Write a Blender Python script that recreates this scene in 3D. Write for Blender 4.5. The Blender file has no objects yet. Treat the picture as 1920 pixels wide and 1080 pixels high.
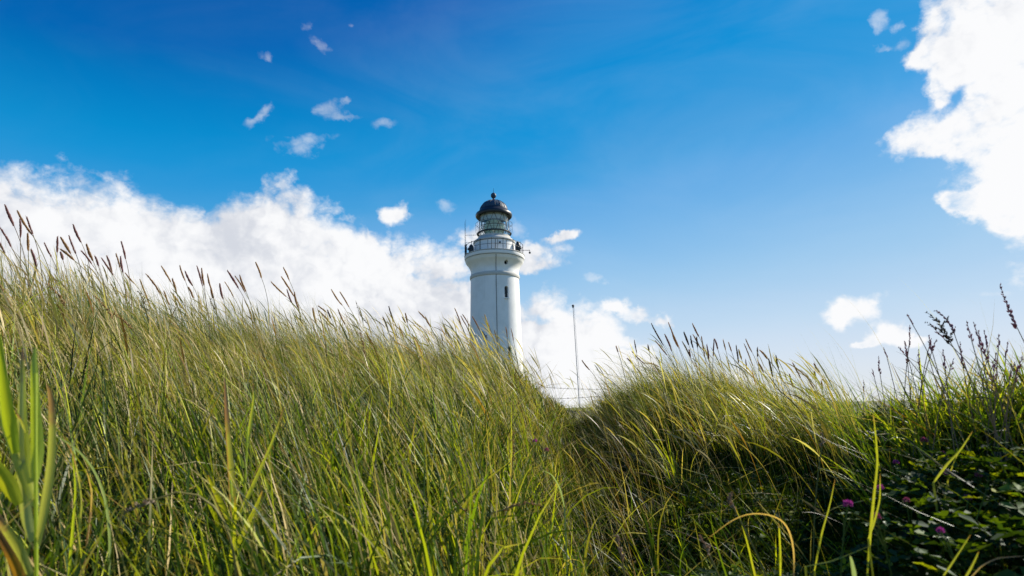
import bpy, bmesh, math, random
import numpy as np
from mathutils import Vector, Matrix

rng = np.random.default_rng(11)
random.seed(5)
scene = bpy.context.scene
COL = scene.collection
rad = math.radians

# ------------------------------------------------------------------ camera
CAM_Z = 0.72
PITCH, ROLL, FPX = rad(12.0), rad(-1.3), 1067.0
cam_data = bpy.data.cameras.new('camera')
cam_data.sensor_width = 36.0
cam_data.lens = 36.0 * FPX / 1920.0
cam_data.clip_start, cam_data.clip_end = 0.02, 20000
cam = bpy.data.objects.new('camera', cam_data)
COL.objects.link(cam)
cam.matrix_world = (Matrix.Translation((0, 0, CAM_Z)) @ Matrix.Rotation(rad(90) + PITCH, 4, 'X')
                    @ Matrix.Rotation(ROLL, 4, 'Z'))
scene.camera = cam
_m = np.array(cam.matrix_world)
RT, UP, FW = _m[:3, 0], _m[:3, 1], -_m[:3, 2]
CAMPOS = np.array([0, 0, CAM_Z])
cam_data.dof.use_dof = True
cam_data.dof.focus_distance = 4.0
cam_data.dof.aperture_fstop = 5.6


def ray(px, py):
    d = FW + RT * ((px - 960) / FPX) + UP * ((540 - py) / FPX)
    return d / np.linalg.norm(d)


def at(px, py, dist):
    """point seen at a photo pixel, `dist` metres away over the ground"""
    d = ray(px, py)
    return CAMPOS + d * (dist / math.hypot(d[0], d[1]))


# ------------------------------------------------------------------ sun, sky, exposure
SUN_AZ, SUN_EL = rad(59), rad(34)
sun_dir = Vector((math.sin(SUN_AZ) * math.cos(SUN_EL), math.cos(SUN_AZ) * math.cos(SUN_EL), math.sin(SUN_EL)))
sl = bpy.data.lights.new('sun', 'SUN')
sl.energy, sl.angle, sl.color = 5.0, rad(0.6), (1.0, 0.92, 0.78)
sun = bpy.data.objects.new('sun', sl)
COL.objects.link(sun)
sun.rotation_euler = (-sun_dir).to_track_quat('-Z', 'Y').to_euler()
sun.location = sun_dir * 40

vs = scene.view_settings
vs.view_transform, vs.look, vs.gamma, vs.use_curve_mapping = 'Standard', 'None', 1.0, False
vs.exposure = 0.7
cy = scene.cycles
cy.max_bounces, cy.diffuse_bounces, cy.transmission_bounces, cy.transparent_max_bounces = 8, 2, 5, 12
cy.glossy_bounces = 3
cy.use_denoising = True
cy.sample_clamp_indirect = 6.0

world = bpy.data.worlds.new('World')
scene.world = world
world.use_nodes = True
W = world.node_tree
for n in list(W.nodes):
    W.nodes.remove(n)


class NT:
    """short-hand for wiring shader nodes"""
    def __init__(s, tree):
        s.t = tree

    def n(s, kind, **kw):
        o = s.t.nodes.new(kind)
        for k, v in kw.items():
            setattr(o, k, v)
        return o

    def put(s, sock, v):
        if isinstance(v, bpy.types.NodeSocket):
            s.t.links.new(v, sock)
        elif v is not None:
            sock.default_value = v

    def math(s, op, a, b=None, c=None, clamp=False):
        o = s.n('ShaderNodeMath', operation=op, use_clamp=clamp)
        for i, v in enumerate((a, b, c)):
            if v is not None:
                s.put(o.inputs[i], v)
        return o.outputs[0]

    def vmath(s, op, a, b=None, scale=None):
        o = s.n('ShaderNodeVectorMath', operation=op)
        s.put(o.inputs[0], a)
        if b is not None:
            s.put(o.inputs[1], b)
        if scale is not None:
            s.put(o.inputs['Scale'], scale)
        return o

    def noise(s, vec, scale, detail=2, rough=0.5, dist=0.0):
        o = s.n('ShaderNodeTexNoise')
        if vec is not None:
            s.put(o.inputs['Vector'], vec)
        o.inputs['Scale'].default_value = scale
        o.inputs['Detail'].default_value = detail
        o.inputs['Roughness'].default_value = rough
        o.inputs['Distortion'].default_value = dist
        return o

    def ramp(s, fac, lo, hi, smooth=True, to=(0, 1)):
        o = s.n('ShaderNodeMapRange', interpolation_type='SMOOTHSTEP' if smooth else 'LINEAR')
        o.clamp = True
        s.put(o.inputs['Value'], fac)
        for k, v in zip(('From Min', 'From Max', 'To Min', 'To Max'), (lo, hi) + tuple(to)):
            s.put(o.inputs[k], v)
        return o.outputs[0]

    def mix(s, fac, a, b, mode='MIX'):
        o = s.n('ShaderNodeMix', data_type='RGBA', blend_type=mode)
        s.put(o.inputs[0], fac)
        s.put(o.inputs[6], a)
        s.put(o.inputs[7], b)
        return o.outputs[2]


# cloud masses of the day's sky: (azimuth, elevation, half width, half height, tilt) in degrees
PUFFS = [(43.91, 27.41, 4.47, 3.57, -55.79), (44.45, 23.26, 5.08, 4.15, -69.56), (39.14, 26.85, 1.47, 0.83, 11.87), (40.89, 28.24, 2.65, 1.58, 85.29), (39.99, 24.27, 1.72, 1.46, -56.58), (37.82, 20.84, 2.88, 1.96, 2.31), (40.6, 20.52, 1.98, 1.4, 5.56), (43.0, 16.9, 3.61, 3.07, -79.19), (41.36, 14.85, 2.37, 1.29, -16.34), (39.34, 14.92, 1.09, 0.83, -19.25), (42.65, 12.89, 1.11, 1.02, -36.96), (45.52, 18.91, 10.8, 3.35, 79.93), (31.43, 7.99, 2.22, 1.54, 15.28), (29.83, 7.22, 1.4, 1.05, 80.89), (33.03, 5.32, 1.83, 0.96, 14.97), (35.11, 5.05, 1.14, 0.48, -4.53), (31.6, 4.76, 1.09, 0.4, 7.92), (-12.18, 19.33, 1.85, 1.24, 3.12), (-3.79, 17.4, 3.13, 1.48, -0.62), (2.59, 15.79, 3.32, 1.28, 7.02), (1.44, 14.22, 4.13, 0.91, -2.11), (5.43, 17.11, 1.99, 0.53, -3.09), (15.27, 8.29, 1.3, 0.88, -2.99), (12.74, 8.7, 1.34, 0.89, -2.87), (10.19, 9.58, 2.1, 0.85, -3.11)]
WISPS = [(-21.44, 35.35, 1.49, 0.65, 23.6), (-20.71, 34.08, 1.15, 0.83, -4.01), (-19.31, 33.31, 2.19, 0.86, 8.35), (-25.09, 32.22, 1.42, 0.57, -0.92), (-17.08, 35.86, 0.64, 0.39, 9.41), (-19.4, 28.49, 2.01, 1.08, 19.75), (-17.24, 28.08, 1.36, 0.43, 6.31), (-13.84, 27.77, 2.09, 0.82, 4.72), (-25.54, 26.96, 1.49, 0.47, 43.54), (-20.27, 25.42, 3.7, 1.04, 13.82), (-17.04, 29.52, 0.61, 0.36, 7.97), (36.7, 31.0, 0.8, 0.66, -81.27), (38.13, 29.88, 0.62, 0.49, 18.47), (38.29, 28.18, 0.75, 0.74, -47.05), (36.74, 28.43, 1.36, 0.44, -38.24), (-6.46, 20.44, 1.12, 0.95, 2.15), (8.49, 12.69, 1.47, 0.55, -3.26), (40.9, 7.86, 1.91, 0.43, -8.47), (5.09, 15.85, 2.06, 0.83, -2.87), (0.7, 17.87, 2.8, 1.38, -1.83)]
GAPS = [(40.67, 23.0, 2.6, 0.75, 28), (-6.83, 13.14, 3.83, 0.69, -0.19), (-14.21, 18.97, 1.34, 1.03, 4.71), (-31.15, 19.7, 0.84, 0.55, -12.07), (2.64, 8.71, 2.7, 0.53, -1.88), (-4.93, 11.8, 3.27, 0.64, -10.44), (12.11, 7.01, 2.05, 0.52, -2.87), (9.94, 5.54, 2.07, 0.42, -2.33)]
# skyline of the low cloud bank: (azimuth, elevation of its top)
BANK_TOP = [(-100, -6), (-70, 6), (-58, 15), (-46.89, 18.74), (-43.97, 19.17), (-41.74, 19.42), (-39.38, 19.83), (-37.52, 19.48), (-35.7, 20.21), (-33.24, 19.66), (-31.32, 19.22), (-29.04, 20.37), (-25.92, 21.45), (-23.56, 21.96), (-21.57, 21.72), (-19.53, 21.34), (-16.9, 20.47), (-14.76, 20.3), (-13.9, 18.29), (-10.94, 17.68), (-8.76, 17.42), (-4.0, 15.0), (-1.8, 11.2), (0.3, 11.1), (2.19, 11.67), (5.47, 11.93), (8.13, 10.85), (10.98, 8.79), (12.16, 6.89), (14.16, 6.01), (15.52, 4.13), (17.38, 3.68), (22.06, 3.22), (26.39, 2.3), (30.42, 1.66), (34.12, 1.07), (40.67, 0.41), (60, 1), (100, -6)]


def build_sky():
    g = NT(W)
    tc = g.n('ShaderNodeTexCoord')
    d = g.vmath('NORMALIZE', tc.outputs['Generated']).outputs[0]
    sx = g.n('ShaderNodeSeparateXYZ')
    g.put(sx.inputs[0], d)
    az = g.math('MULTIPLY', g.math('ARCTAN2', sx.outputs[0], sx.outputs[1]), 180 / math.pi)
    el = g.math('MULTIPLY', g.math('ARCSINE', sx.outputs[2]), 180 / math.pi)
    ae = g.n('ShaderNodeCombineXYZ')
    g.put(ae.inputs[0], az)
    g.put(ae.inputs[1], el)
    # ragged outlines: push the cloud map about with noise before reading it
    wn = g.noise(d, 17, 6, 0.6)
    w0 = g.vmath('SUBTRACT', wn.outputs['Color'], (0.5, 0.5, 0.5)).outputs[0]
    w1 = g.vmath('MULTIPLY', w0, (3.4, 3.0, 0)).outputs[0]
    p = g.vmath('ADD', ae.outputs[0], w1).outputs[0]
    ps = g.n('ShaderNodeSeparateXYZ')
    g.put(ps.inputs[0], p)
    w1s = g.math('SUBTRACT', wn.outputs[0], 0.5)
    wf = g.vmath('MULTIPLY', w0, (3.6, 3.0, 0)).outputs[0]
    pf = g.vmath('ADD', ae.outputs[0], wf).outputs[0]

    def field(lst, coord):
        acc = None
        for (a, e, ra, re, rot) in lst:
            mp = g.n('ShaderNodeMapping', vector_type='TEXTURE')
            g.put(mp.inputs['Vector'], coord)
            mp.inputs['Location'].default_value = (a, e, 0)
            mp.inputs['Rotation'].default_value = (0, 0, rad(rot))
            mp.inputs['Scale'].default_value = (ra, re, 1)
            ln = g.vmath('DOT_PRODUCT', mp.outputs[0], mp.outputs[0]).outputs['Value']
            f = g.math('POWER', 0.33, ln)
            acc = f if acc is None else g.math('ADD', acc, f)
        return acc

    pfld = field(PUFFS, pf)
    puffs = g.math('MINIMUM', g.math('MULTIPLY', g.math('SUBTRACT', pfld, 0.28), 2.0), 1.45)
    puffs = g.math('SUBTRACT', puffs, g.ramp(pfld, 0.02, 0.16, True, (2.0, 0.0)))
    wisps = g.math('SUBTRACT', field(WISPS, pf), 0.20)
    gaps = g.ramp(g.math('ADD', field(GAPS, pf), g.math('MULTIPLY', w1s, 0.9)), 0.05, 1.1)
    # the bank
    cv = g.n('ShaderNodeFloatCurve')
    c = cv.mapping.curves[0]
    cv.mapping.use_clip = False
    pts = [((a + 100) / 200, e / 30) for a, e in BANK_TOP]
    c.points[0].location = pts[0]
    c.points[1].location = pts[-1]
    for q in pts[1:-1]:
        c.points.new(*q)
    for q in c.points:
        q.handle_type = 'AUTO_CLAMPED'
    cv.mapping.update()
    g.put(cv.inputs['Value'], g.math('DIVIDE', g.math('ADD', ps.outputs[0], 100), 200))
    top = g.math('MULTIPLY', cv.outputs[0], 30)
    bank = g.math('MINIMUM', g.math('DIVIDE', g.math('SUBTRACT', top, ps.outputs[1]), 2.2), 1.9)
    # clouds all round the rest of the sky, away from the view
    rest = g.noise(d, 3.1, 3, 0.5)
    away = g.ramp(g.math('ABSOLUTE', az), 62, 85)
    restf = g.math('MULTIPLY', g.math('SUBTRACT', g.math('MULTIPLY', rest.outputs[0], 4.0), 2.75), 1.0)
    restf = g.math('SUBTRACT', restf, g.math('MULTIPLY', g.math('SUBTRACT', 1.0, away), 6.0))
    n1 = g.noise(d, 19, 9, 0.62, 0.25)

    def billow(vec):
        # rounded heaps: the inverse distance to scattered centres, over several sizes
        v = g.n('ShaderNodeTexVoronoi', feature='F1')
        g.put(v.inputs['Vector'], vec)
        v.inputs['Scale'].default_value = 11
        v.inputs['Detail'].default_value = 3
        v.inputs['Roughness'].default_value = 0.55
        v.inputs['Lacunarity'].default_value = 2.2
        return g.math('SUBTRACT', 0.55, v.outputs['Distance'])

    wd = g.vmath('MULTIPLY', w0, (0.05, 0.05, 0.05)).outputs[0]
    dwp = g.vmath('ADD', d, wd).outputs[0]
    bl1 = billow(dwp)
    bl2 = billow(g.vmath('ADD', dwp, tuple(sun_dir * 0.018)).outputs[0])
    st = g.vmath('MULTIPLY', d, (1, 1, 1.8)).outputs[0]
    n4 = g.noise(st, 46, 7, 0.65, 0.6)
    nv = g.math('ADD', g.math('MULTIPLY', g.math('SUBTRACT', n1.outputs[0], 0.5), 1.3), g.math('MULTIPLY', g.math('SUBTRACT', n4.outputs[0], 0.5), 0.8))
    nv = g.math('ADD', nv, g.math('MULTIPLY_ADD', bl1, 1.3, 0.30))
    core = g.math('MAXIMUM', g.math('MAXIMUM', puffs, bank), restf)
    core = g.math('SUBTRACT', core, g.math('MULTIPLY', gaps, 0.95))
    dens = g.ramp(g.math('ADD', core, nv), -0.25, 1.05)
    dw = g.ramp(g.math('ADD', wisps, g.math('MULTIPLY', nv, g.ramp(wisps, -0.17, 0.1, True, (0.0, 0.8)))), -0.05, 1.05)
    dw = g.math('MULTIPLY', dw, 0.43)
    dens = g.math('MAXIMUM', dens, dw)
    # modelling of the cloud: tops and sunward flanks lit, folds a little grey
    sd = g.vmath('ADD', d, tuple(sun_dir * 0.02)).outputs[0]
    n2 = g.noise(sd, 19, 9, 0.62, 0.25)
    relief = g.math('ADD', g.math('MULTIPLY', g.math('SUBTRACT', n1.outputs[0], n2.outputs[0]), 0.35), g.math('SUBTRACT', bl1, bl2))
    n3 = g.noise(d, 5.5, 5, 0.5)
    shade = g.math('ADD', g.math('MULTIPLY', g.math('SUBTRACT', n3.outputs[0], 0.5), 2.6), g.math('MULTIPLY', relief, 0.85))
    sunny = g.ramp(az, -40, 40, False, (0.0, 0.35))
    lit = g.ramp(g.math('ADD', g.math('ADD', shade, sunny), 0.45), -0.2, 0.85)
    ccol = g.mix(lit, (0.66, 0.69, 0.76, 1), (0.96, 0.965, 0.98, 1))
    # thin uneven veil of high cloud
    vl = g.noise(g.vmath('MULTIPLY', d, (1.0, 2.2, 3.0)).outputs[0], 2.6, 5, 0.55, 0.8)
    veil = g.math('MULTIPLY', g.ramp(vl.outputs[0], .32, .80), g.ramp(az, -45, 10, True, (0.01, 0.055)))
    dens = g.math('MAXIMUM', dens, veil)
    # physically based clear sky
    sk = g.n('ShaderNodeTexSky', sky_type='NISHITA')
    sk.sun_disc = False
    sk.sun_elevation, sk.sun_rotation = SUN_EL, SUN_AZ
    # the day's clear air: the glow round the sun is behind cloud, so the blue changes little round the horizon
    azs = g.math('MULTIPLY_ADD', g.math('SINE', g.math('ARCTAN2', sx.outputs[0], sx.outputs[1])), rad(22), rad(-30))
    ce = g.math('COSINE', g.math('ARCSINE', sx.outputs[2]))
    sv = g.n('ShaderNodeCombineXYZ')
    g.put(sv.inputs[0], g.math('MULTIPLY', g.math('SINE', azs), ce))
    g.put(sv.inputs[1], g.math('MULTIPLY', g.math('COSINE', azs), ce))
    g.put(sv.inputs[2], sx.outputs[2])
    g.put(sk.inputs['Vector'], sv.outputs[0])
    sk.altitude, sk.air_density, sk.dust_density, sk.ozone_density = 0, 1.0, 0.25, 1.6
    sc = g.n('ShaderNodeSeparateColor')
    g.put(sc.inputs[0], sk.outputs[0])
    cc = g.n('ShaderNodeCombineColor')
    # the clear sky is deepest well away from the sun
    sa = g.math('SINE', g.math('ADD', g.math('ARCTAN2', sx.outputs[0], sx.outputs[1]), rad(-8)))
    kaz = g.math('MULTIPLY_ADD', g.math('MINIMUM', sa, 0.0), 0.018, 0.1)
    for i, pts in enumerate(SKY_CURVES):
        fc = g.n('ShaderNodeFloatCurve')
        cu = fc.mapping.curves[0]
        fc.mapping.use_clip = False
        cu.points[0].location = (0, 0)
        cu.points[1].location = (2.5, pts[-1][1] * 1.05)
        for q in pts:
            cu.points.new(*q)
        for q in cu.points:
            q.handle_type = 'AUTO_CLAMPED'
        fc.mapping.update()
        g.put(fc.inputs['Value'], g.math('MULTIPLY', sc.outputs[i], kaz))
        g.put(cc.inputs[i], g.math('MULTIPLY', fc.outputs[0], 10.0))
    b1 = g.n('ShaderNodeBackground')
    b1.inputs['Strength'].default_value = 0.062
    g.put(b1.inputs['Color'], cc.outputs[0])
    b2 = g.n('ShaderNodeBackground')
    g.put(b2.inputs['Color'], ccol)
    b2.inputs['Strength'].default_value = 0.62
    mx = g.n('ShaderNodeMixShader')
    g.put(mx.inputs[0], dens)
    g.put(mx.inputs[1], b1.outputs[0])
    g.put(mx.inputs[2], b2.outputs[0])
    out = g.n('ShaderNodeOutputWorld')
    g.put(out.inputs[0], mx.outputs[0])


# film response of the sky: how deep its blue is, channel by channel
SKY_CURVES = [
    [(.09, .001), (.11, .004), (.13, .034), (.150, .12), (.2, .27), (.265, .43), (.3, .49), (.43, .64), (.7, .75)],
    [(.14, .12), (.160, .20), (.185, .28), (.21, .32), (.242, .40), (.3, .51), (.4, .64), (.58, .76), (.9, .84)],
    [(.25, .44), (.285, .57), (.325, .675), (.365, .72), (.4, .78), (.55, .865), (.65, .9), (1, .95)]]
build_sky()
world.cycles.sampling_method = 'MANUAL'
world.cycles.sample_map_resolution = 512

# ------------------------------------------------------------------ helpers
def link(o, parent=None):
    COL.objects.link(o)
    if parent is not None:
        o.parent = parent
    return o


def tag(o, label=None, cat=None, group=None, kind=None):
    for k, v in (('label', label), ('category', cat), ('group', group), ('kind', kind)):
        if v:
            o[k] = v
    return o


def empty(name, loc=(0, 0, 0)):
    o = bpy.data.objects.new(name, None)
    o.location = loc
    o.empty_display_size = 0.2
    return link(o)


class MB:
    """collects vertices and faces for one mesh"""
    def __init__(s):
        s.v, s.f, s.mi = [], [], []

    def add(s, verts, faces, mi=0):
        b = len(s.v)
        s.v += [tuple(map(float, p)) for p in verts]
        s.f += [tuple(b + i for i in f) for f in faces]
        s.mi += [mi] * len(faces)

    def lathe(s, prof, n=64, cx=0, cy=0, a0=0.0, mi=0, close=False):
        """prof: (radius, z) from bottom to top"""
        vs, fs = [], []
        m = len(prof)
        for k in range(n):
            a = a0 + 2 * math.pi * k / n
            vs += [(cx + r * math.cos(a), cy + r * math.sin(a), z) for r, z in prof]
        for k in range(n):
            k2 = (k + 1) % n
            for i in range(m - (0 if close else 1)):
                j = (i + 1) % m
                fs.append((k * m + i, k2 * m + i, k2 * m + j, k * m + j))
        if not close:
            if prof[0][0] > 1e-6:
                fs.append(tuple(k * m for k in reversed(range(n))))
            if prof[-1][0] > 1e-6:
                fs.append(tuple(k * m + m - 1 for k in range(n)))
        s.add(vs, fs, mi)

    def tube(s, pts, r, n=6, cap=True, mi=0):
        P = np.asarray(pts, float)
        R = np.broadcast_to(np.asarray(r, float), (len(P),))
        T = np.gradient(P, axis=0)
        T /= np.linalg.norm(T, axis=1)[:, None] + 1e-12
        ref = np.array([0, 0, 1.0]) if abs(T[0][2]) < 0.9 else np.array([1.0, 0, 0])
        vs, fs = [], []
        for i in range(len(P)):
            u = np.cross(T[i], ref)
            u /= np.linalg.norm(u) + 1e-12
            w = np.cross(T[i], u)
            ref = np.cross(u, T[i])
            for k in range(n):
                a = 2 * math.pi * k / n
                vs.append(P[i] + R[i] * (math.cos(a) * u + math.sin(a) * w))
        for i in range(len(P) - 1):
            for k in range(n):
                k2 = (k + 1) % n
                fs.append((i * n + k, i * n + k2, (i + 1) * n + k2, (i + 1) * n + k))
        if cap:
            fs.append(tuple(reversed(range(n))))
            fs.append(tuple((len(P) - 1) * n + k for k in range(n)))
        s.add(vs, fs, mi)

    def box(s, c, size, M=None, mi=0):
        x, y, z = (q / 2 for q in size)
        vs = [Vector((sx * x, sy * y, sz * z)) for sx in (-1, 1) for sy in (-1, 1) for sz in (-1, 1)]
        if M is not None:
            vs = [M @ v for v in vs]
        vs = [v + Vector(c) for v in vs]
        s.add(vs, [(0, 1, 3, 2), (4, 6, 7, 5), (0, 4, 5, 1), (2, 3, 7, 6), (0, 2, 6, 4), (1, 5, 7, 3)], mi)

    def build(s, name, mats, parent=None, smooth=True, sharp=40):
        me = bpy.data.meshes.new(name)
        me.from_pydata(s.v, [], s.f)
        for m in (mats if isinstance(mats, (list, tuple)) else [mats]):
            me.materials.append(m)
        if len(set(s.mi)) > 1:
            me.polygons.foreach_set('material_index', s.mi)
        if smooth:
            me.shade_smooth()
            me.set_sharp_from_angle(angle=rad(sharp))
        me.update()
        return link(bpy.data.objects.new(name, me), parent)


def new_mat(name):
    m = bpy.data.materials.new(name)
    m.use_nodes = True
    t = m.node_tree
    for n in list(t.nodes):
        t.nodes.remove(n)
    g = NT(t)
    out = g.n('ShaderNodeOutputMaterial')
    return m, g, out


def simple_mat(name, col, rough=0.6, metal=0.0, var=0.25, scale=8.0, bump=0.0, spec=0.4):
    m, g, out = new_mat(name)
    p = g.n('ShaderNodeBsdfPrincipled')
    tc = g.n('ShaderNodeTexCoord').outputs['Object']
    nz = g.noise(tc, scale, 5, 0.6)
    a = tuple(c * (1 - var) for c in col) + (1,)
    b = tuple(min(1, c * (1 + var)) for c in col) + (1,)
    g.put(p.inputs['Base Color'], g.mix(nz.outputs[0], a, b))
    g.put(p.inputs['Roughness'], g.ramp(nz.outputs[0], 0.2, 0.8, False, (rough - .1, rough + .1)))
    p.inputs['Metallic'].default_value = metal
    p.inputs['Specular IOR Level'].default_value = spec
    if bump:
        bp = g.n('ShaderNodeBump')
        bp.inputs['Strength'].default_value = bump
        bp.inputs['Distance'].default_value = 0.02
        g.put(bp.inputs['Height'], nz.outputs[0])
        g.put(p.inputs['Normal'], bp.outputs[0])
    g.put(out.inputs[0], p.outputs[0])
    return m


# ------------------------------------------------------------------ vegetation materials
def leaf_mat(name, trans=0.40, gloss=0.05, rough=0.42, warm=(1.25, 1.3, 0.35), attr=True, col=None, var=.25):
    m, g, out = new_mat(name)
    tc = g.n('ShaderNodeTexCoord').outputs['Object']
    if attr:
        a = g.n('ShaderNodeAttribute')
        a.attribute_name = 'tint'
        c = a.outputs['Color']
    else:
        nz = g.noise(tc, 60, 3, 0.6)
        lo = tuple(k * (1 - var) for k in col) + (1,)
        hi = tuple(k * (1 + var) for k in col) + (1,)
        c = g.mix(nz.outputs[0], lo, hi)
    d = g.n('ShaderNodeBsdfDiffuse')
    g.put(d.inputs[0], c)
    t = g.n('ShaderNodeBsdfTranslucent')
    g.put(t.inputs[0], g.mix(1.0, c, warm + (1,), 'MULTIPLY'))
    mx = g.n('ShaderNodeMixShader')
    mx.inputs[0].default_value = trans
    g.put(mx.inputs[1], d.outputs[0])
    g.put(mx.inputs[2], t.outputs[0])
    gs = g.n('ShaderNodeBsdfGlossy')
    gs.inputs['Roughness'].default_value = rough
    gs.inputs['Color'].default_value = (.9, .95, 1, 1)
    fr = g.n('ShaderNodeFresnel')
    fr.inputs[0].default_value = 1.42
    m2 = g.n('ShaderNodeMixShader')
    g.put(m2.inputs[0], g.math('MINIMUM', g.math('MULTIPLY', fr.outputs[0], gloss * 6), gloss))
    g.put(m2.inputs[1], mx.outputs[0])
    g.put(m2.inputs[2], gs.outputs[0])
    g.put(out.inputs[0], m2.outputs[0])
    return m


# ------------------------------------------------------------------ terrain
# crest of the dunes around the hollow the camera stands in:
# (photo column, photo row of the top of the turf, distance of the crest, turf height there)
CREST = [(-420, 400, 3.4, .34), (-200, 425, 3.7, .34), (0, 490, 4.0, .33), (60, 500, 4.1, .32), (140, 528, 4.25, .28), (200, 548, 4.4, .26), (300, 582, 4.6, .25),
         (400, 602, 4.7, .24), (500, 610, 4.8, .23), (600, 624, 4.8, .22), (700, 634, 4.7, .21), (800, 638, 4.6, .21),
         (900, 652, 4.5, .20), (980, 676, 4.4, .22), (1030, 724, 4.6, .20), (1060, 746, 5.4, .13), (1088, 754, 6.2, .10), (1112, 748, 5.6, .14), (1140, 722, 4.7, .20),
         (1190, 696, 4.5, .22), (1280, 684, 4.5, .22), (1350, 689, 4.5, .22), (1450, 714, 4.4, .23), (1520, 738, 4.0, .24),
         (1575, 748, 3.2, .22), (1620, 735, 2.5, .16), (1680, 712, 2.15, .16), (1750, 703, 2.0, .16), (1850, 716, 2.0, .16),
         (1930, 724, 2.0, .13), (2150, 720, 2.0, .15), (2500, 700, 2.1, .2)]
_th, _dr, _zr = [], [], []
for _x, _y, _d, _g in CREST:
    _p = at(_x, _y, _d)
    _th.append(math.atan2(_p[0], _p[1]))
    _dr.append(_d)
    _zr.append(_p[2] - _g)
TH = np.array([-math.pi, -2.2, -1.5] + _th + [1.5, 2.2, math.pi])
DR = np.array([5.0, 5, 4] + _dr + [2.6, 4, 5.0])
ZR = np.array([0.2, .3, .5] + _zr + [_zr[-1], 0.3, 0.2])
_o = np.argsort(TH)
TH, DR, ZR = TH[_o], DR[_o], ZR[_o]
FLAT = -1.6


def smooth01(t):
    t = np.clip(t, 0, 1)
    return t * t * (3 - 2 * t)


def crest(th):
    # a little blur so that the crest line has no corners
    d = z = 0
    for k, w in ((-.03, .2), (-.015, .2), (0, .2), (.015, .2), (.03, .2)):
        d = d + w * np.interp(th + k, TH, DR)
        z = z + w * np.interp(th + k, TH, ZR)
    return d, z


def height(x, y):
    x, y = np.asarray(x, float), np.asarray(y, float)
    d = np.hypot(x, y)
    th = np.arctan2(x, y)
    dr, zr = crest(th)
    t = d / dr
    p = np.interp(th, [-3.2, -.05, .09, .16, .27, 0.5, 3.2], [1.3, 1.3, 2.2, 2.5, 1.9, 1.35, 1.2])
    zin = zr * np.clip(t, 0, 1) ** p
    k = np.clip(d - dr, 0, None)
    drop = np.where(k < 0.6, 0.12 * k * k / 0.6, 0.12 * 0.6 + 0.25 * (k - 0.6))
    zo = zr - drop
    zf = FLAT + 0.8 * np.sin(x * .045 + 1) * np.sin(y * .05) + 0.30 * np.sin(x * .21) * np.cos(y * .17 + 2)
    zo = np.maximum(zo, 0) * 0 + np.where(zo > zf, zo, zf)
    z = np.where(t <= 1, zin, zo)
    amp = smooth01((d - 0.3) / 1.2) * (1 - smooth01((d - 12) / 10))
    b = (np.sin(x * 5.1 + 1.3 * np.sin(y * 3.1)) * np.sin(y * 4.7 + 1.1 * np.sin(x * 2.7)) * .028
         + np.sin(x * 11.3 + y * 4.1) * np.sin(y * 12.7 - x * 3.3) * .012)
    # the trodden hollow that leads up to the gap
    return z + amp * b


def build_ground():
    nth = 420
    radii = np.concatenate([[0.0], np.geomspace(0.12, 14, 150), np.geomspace(15, 9000, 60)])
    a = np.linspace(-math.pi, math.pi, nth, endpoint=False)
    X = radii[:, None] * np.sin(a)[None]
    Y = radii[:, None] * np.cos(a)[None]
    Z = height(X, Y)
    Z[0] = 0
    V = np.stack([X, Y, Z], -1).reshape(-1, 3)
    nr = len(radii)
    i = np.arange(nr - 1)[:, None] * nth
    j = np.arange(nth)[None]
    j2 = (j + 1) % nth
    F = np.stack([i + j, i + nth + j, i + nth + j2, i + j2], -1).reshape(-1, 4)[:, ::-1]
    me = bpy.data.meshes.new('ground')
    me.from_pydata(V.tolist(), [], F.tolist())
    me.shade_smooth()
    m, g, out = new_mat('soil and litter')
    pr = g.n('ShaderNodeBsdfPrincipled')
    tc = g.n('ShaderNodeTexCoord').outputs['Object']
    n1 = g.noise(tc, 22, 6, 0.65)
    n2 = g.noise(tc, 1.1, 4, 0.6)
    c1 = g.mix(g.ramp(n1.outputs[0], .35, .65), (.022, .020, .011, 1), (.075, .062, .032, 1))
    c2 = g.mix(g.ramp(n1.outputs[0], .3, .7), (.040, .060, .012, 1), (.120, .135, .030, 1))
    g.put(pr.inputs['Base Color'], g.mix(g.ramp(n2.outputs[0], .38, .6), c1, c2))
    pr.inputs['Roughness'].default_value = 0.95
    bp = g.n('ShaderNodeBump')
    bp.inputs['Strength'].default_value = 0.8
    bp.inputs['Distance'].default_value = 0.03
    g.put(bp.inputs['Height'], n1.outputs[0])
    g.put(pr.inputs['Normal'], bp.outputs[0])
    g.put(out.inputs[0], pr.outputs[0])
    me.materials.append(m)
    o = link(bpy.data.objects.new('ground', me))
    tag(o, 'grassy sand dunes rising on both sides of a shaded hollow', 'ground', kind='structure')


build_ground()

# ------------------------------------------------------------------ lighthouse
LH_D = 62.0
_p0 = at(928.5, 560, LH_D)
LH = Vector((_p0[0], _p0[1], 0.0))
_u = np.array([_p0[0], _p0[1]]) / LH_D                    # camera -> tower, on the ground


def zr(y, rpx):
    """photo row and half width in pixels -> height and radius of the tower"""
    p = at(928.5, y, LH_D)
    dep = np.dot(p - CAMPOS, FW)
    return (rpx * dep / FPX, p[2])


def prof(lst):
    return [zr(y, r) for r, y in lst]


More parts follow.
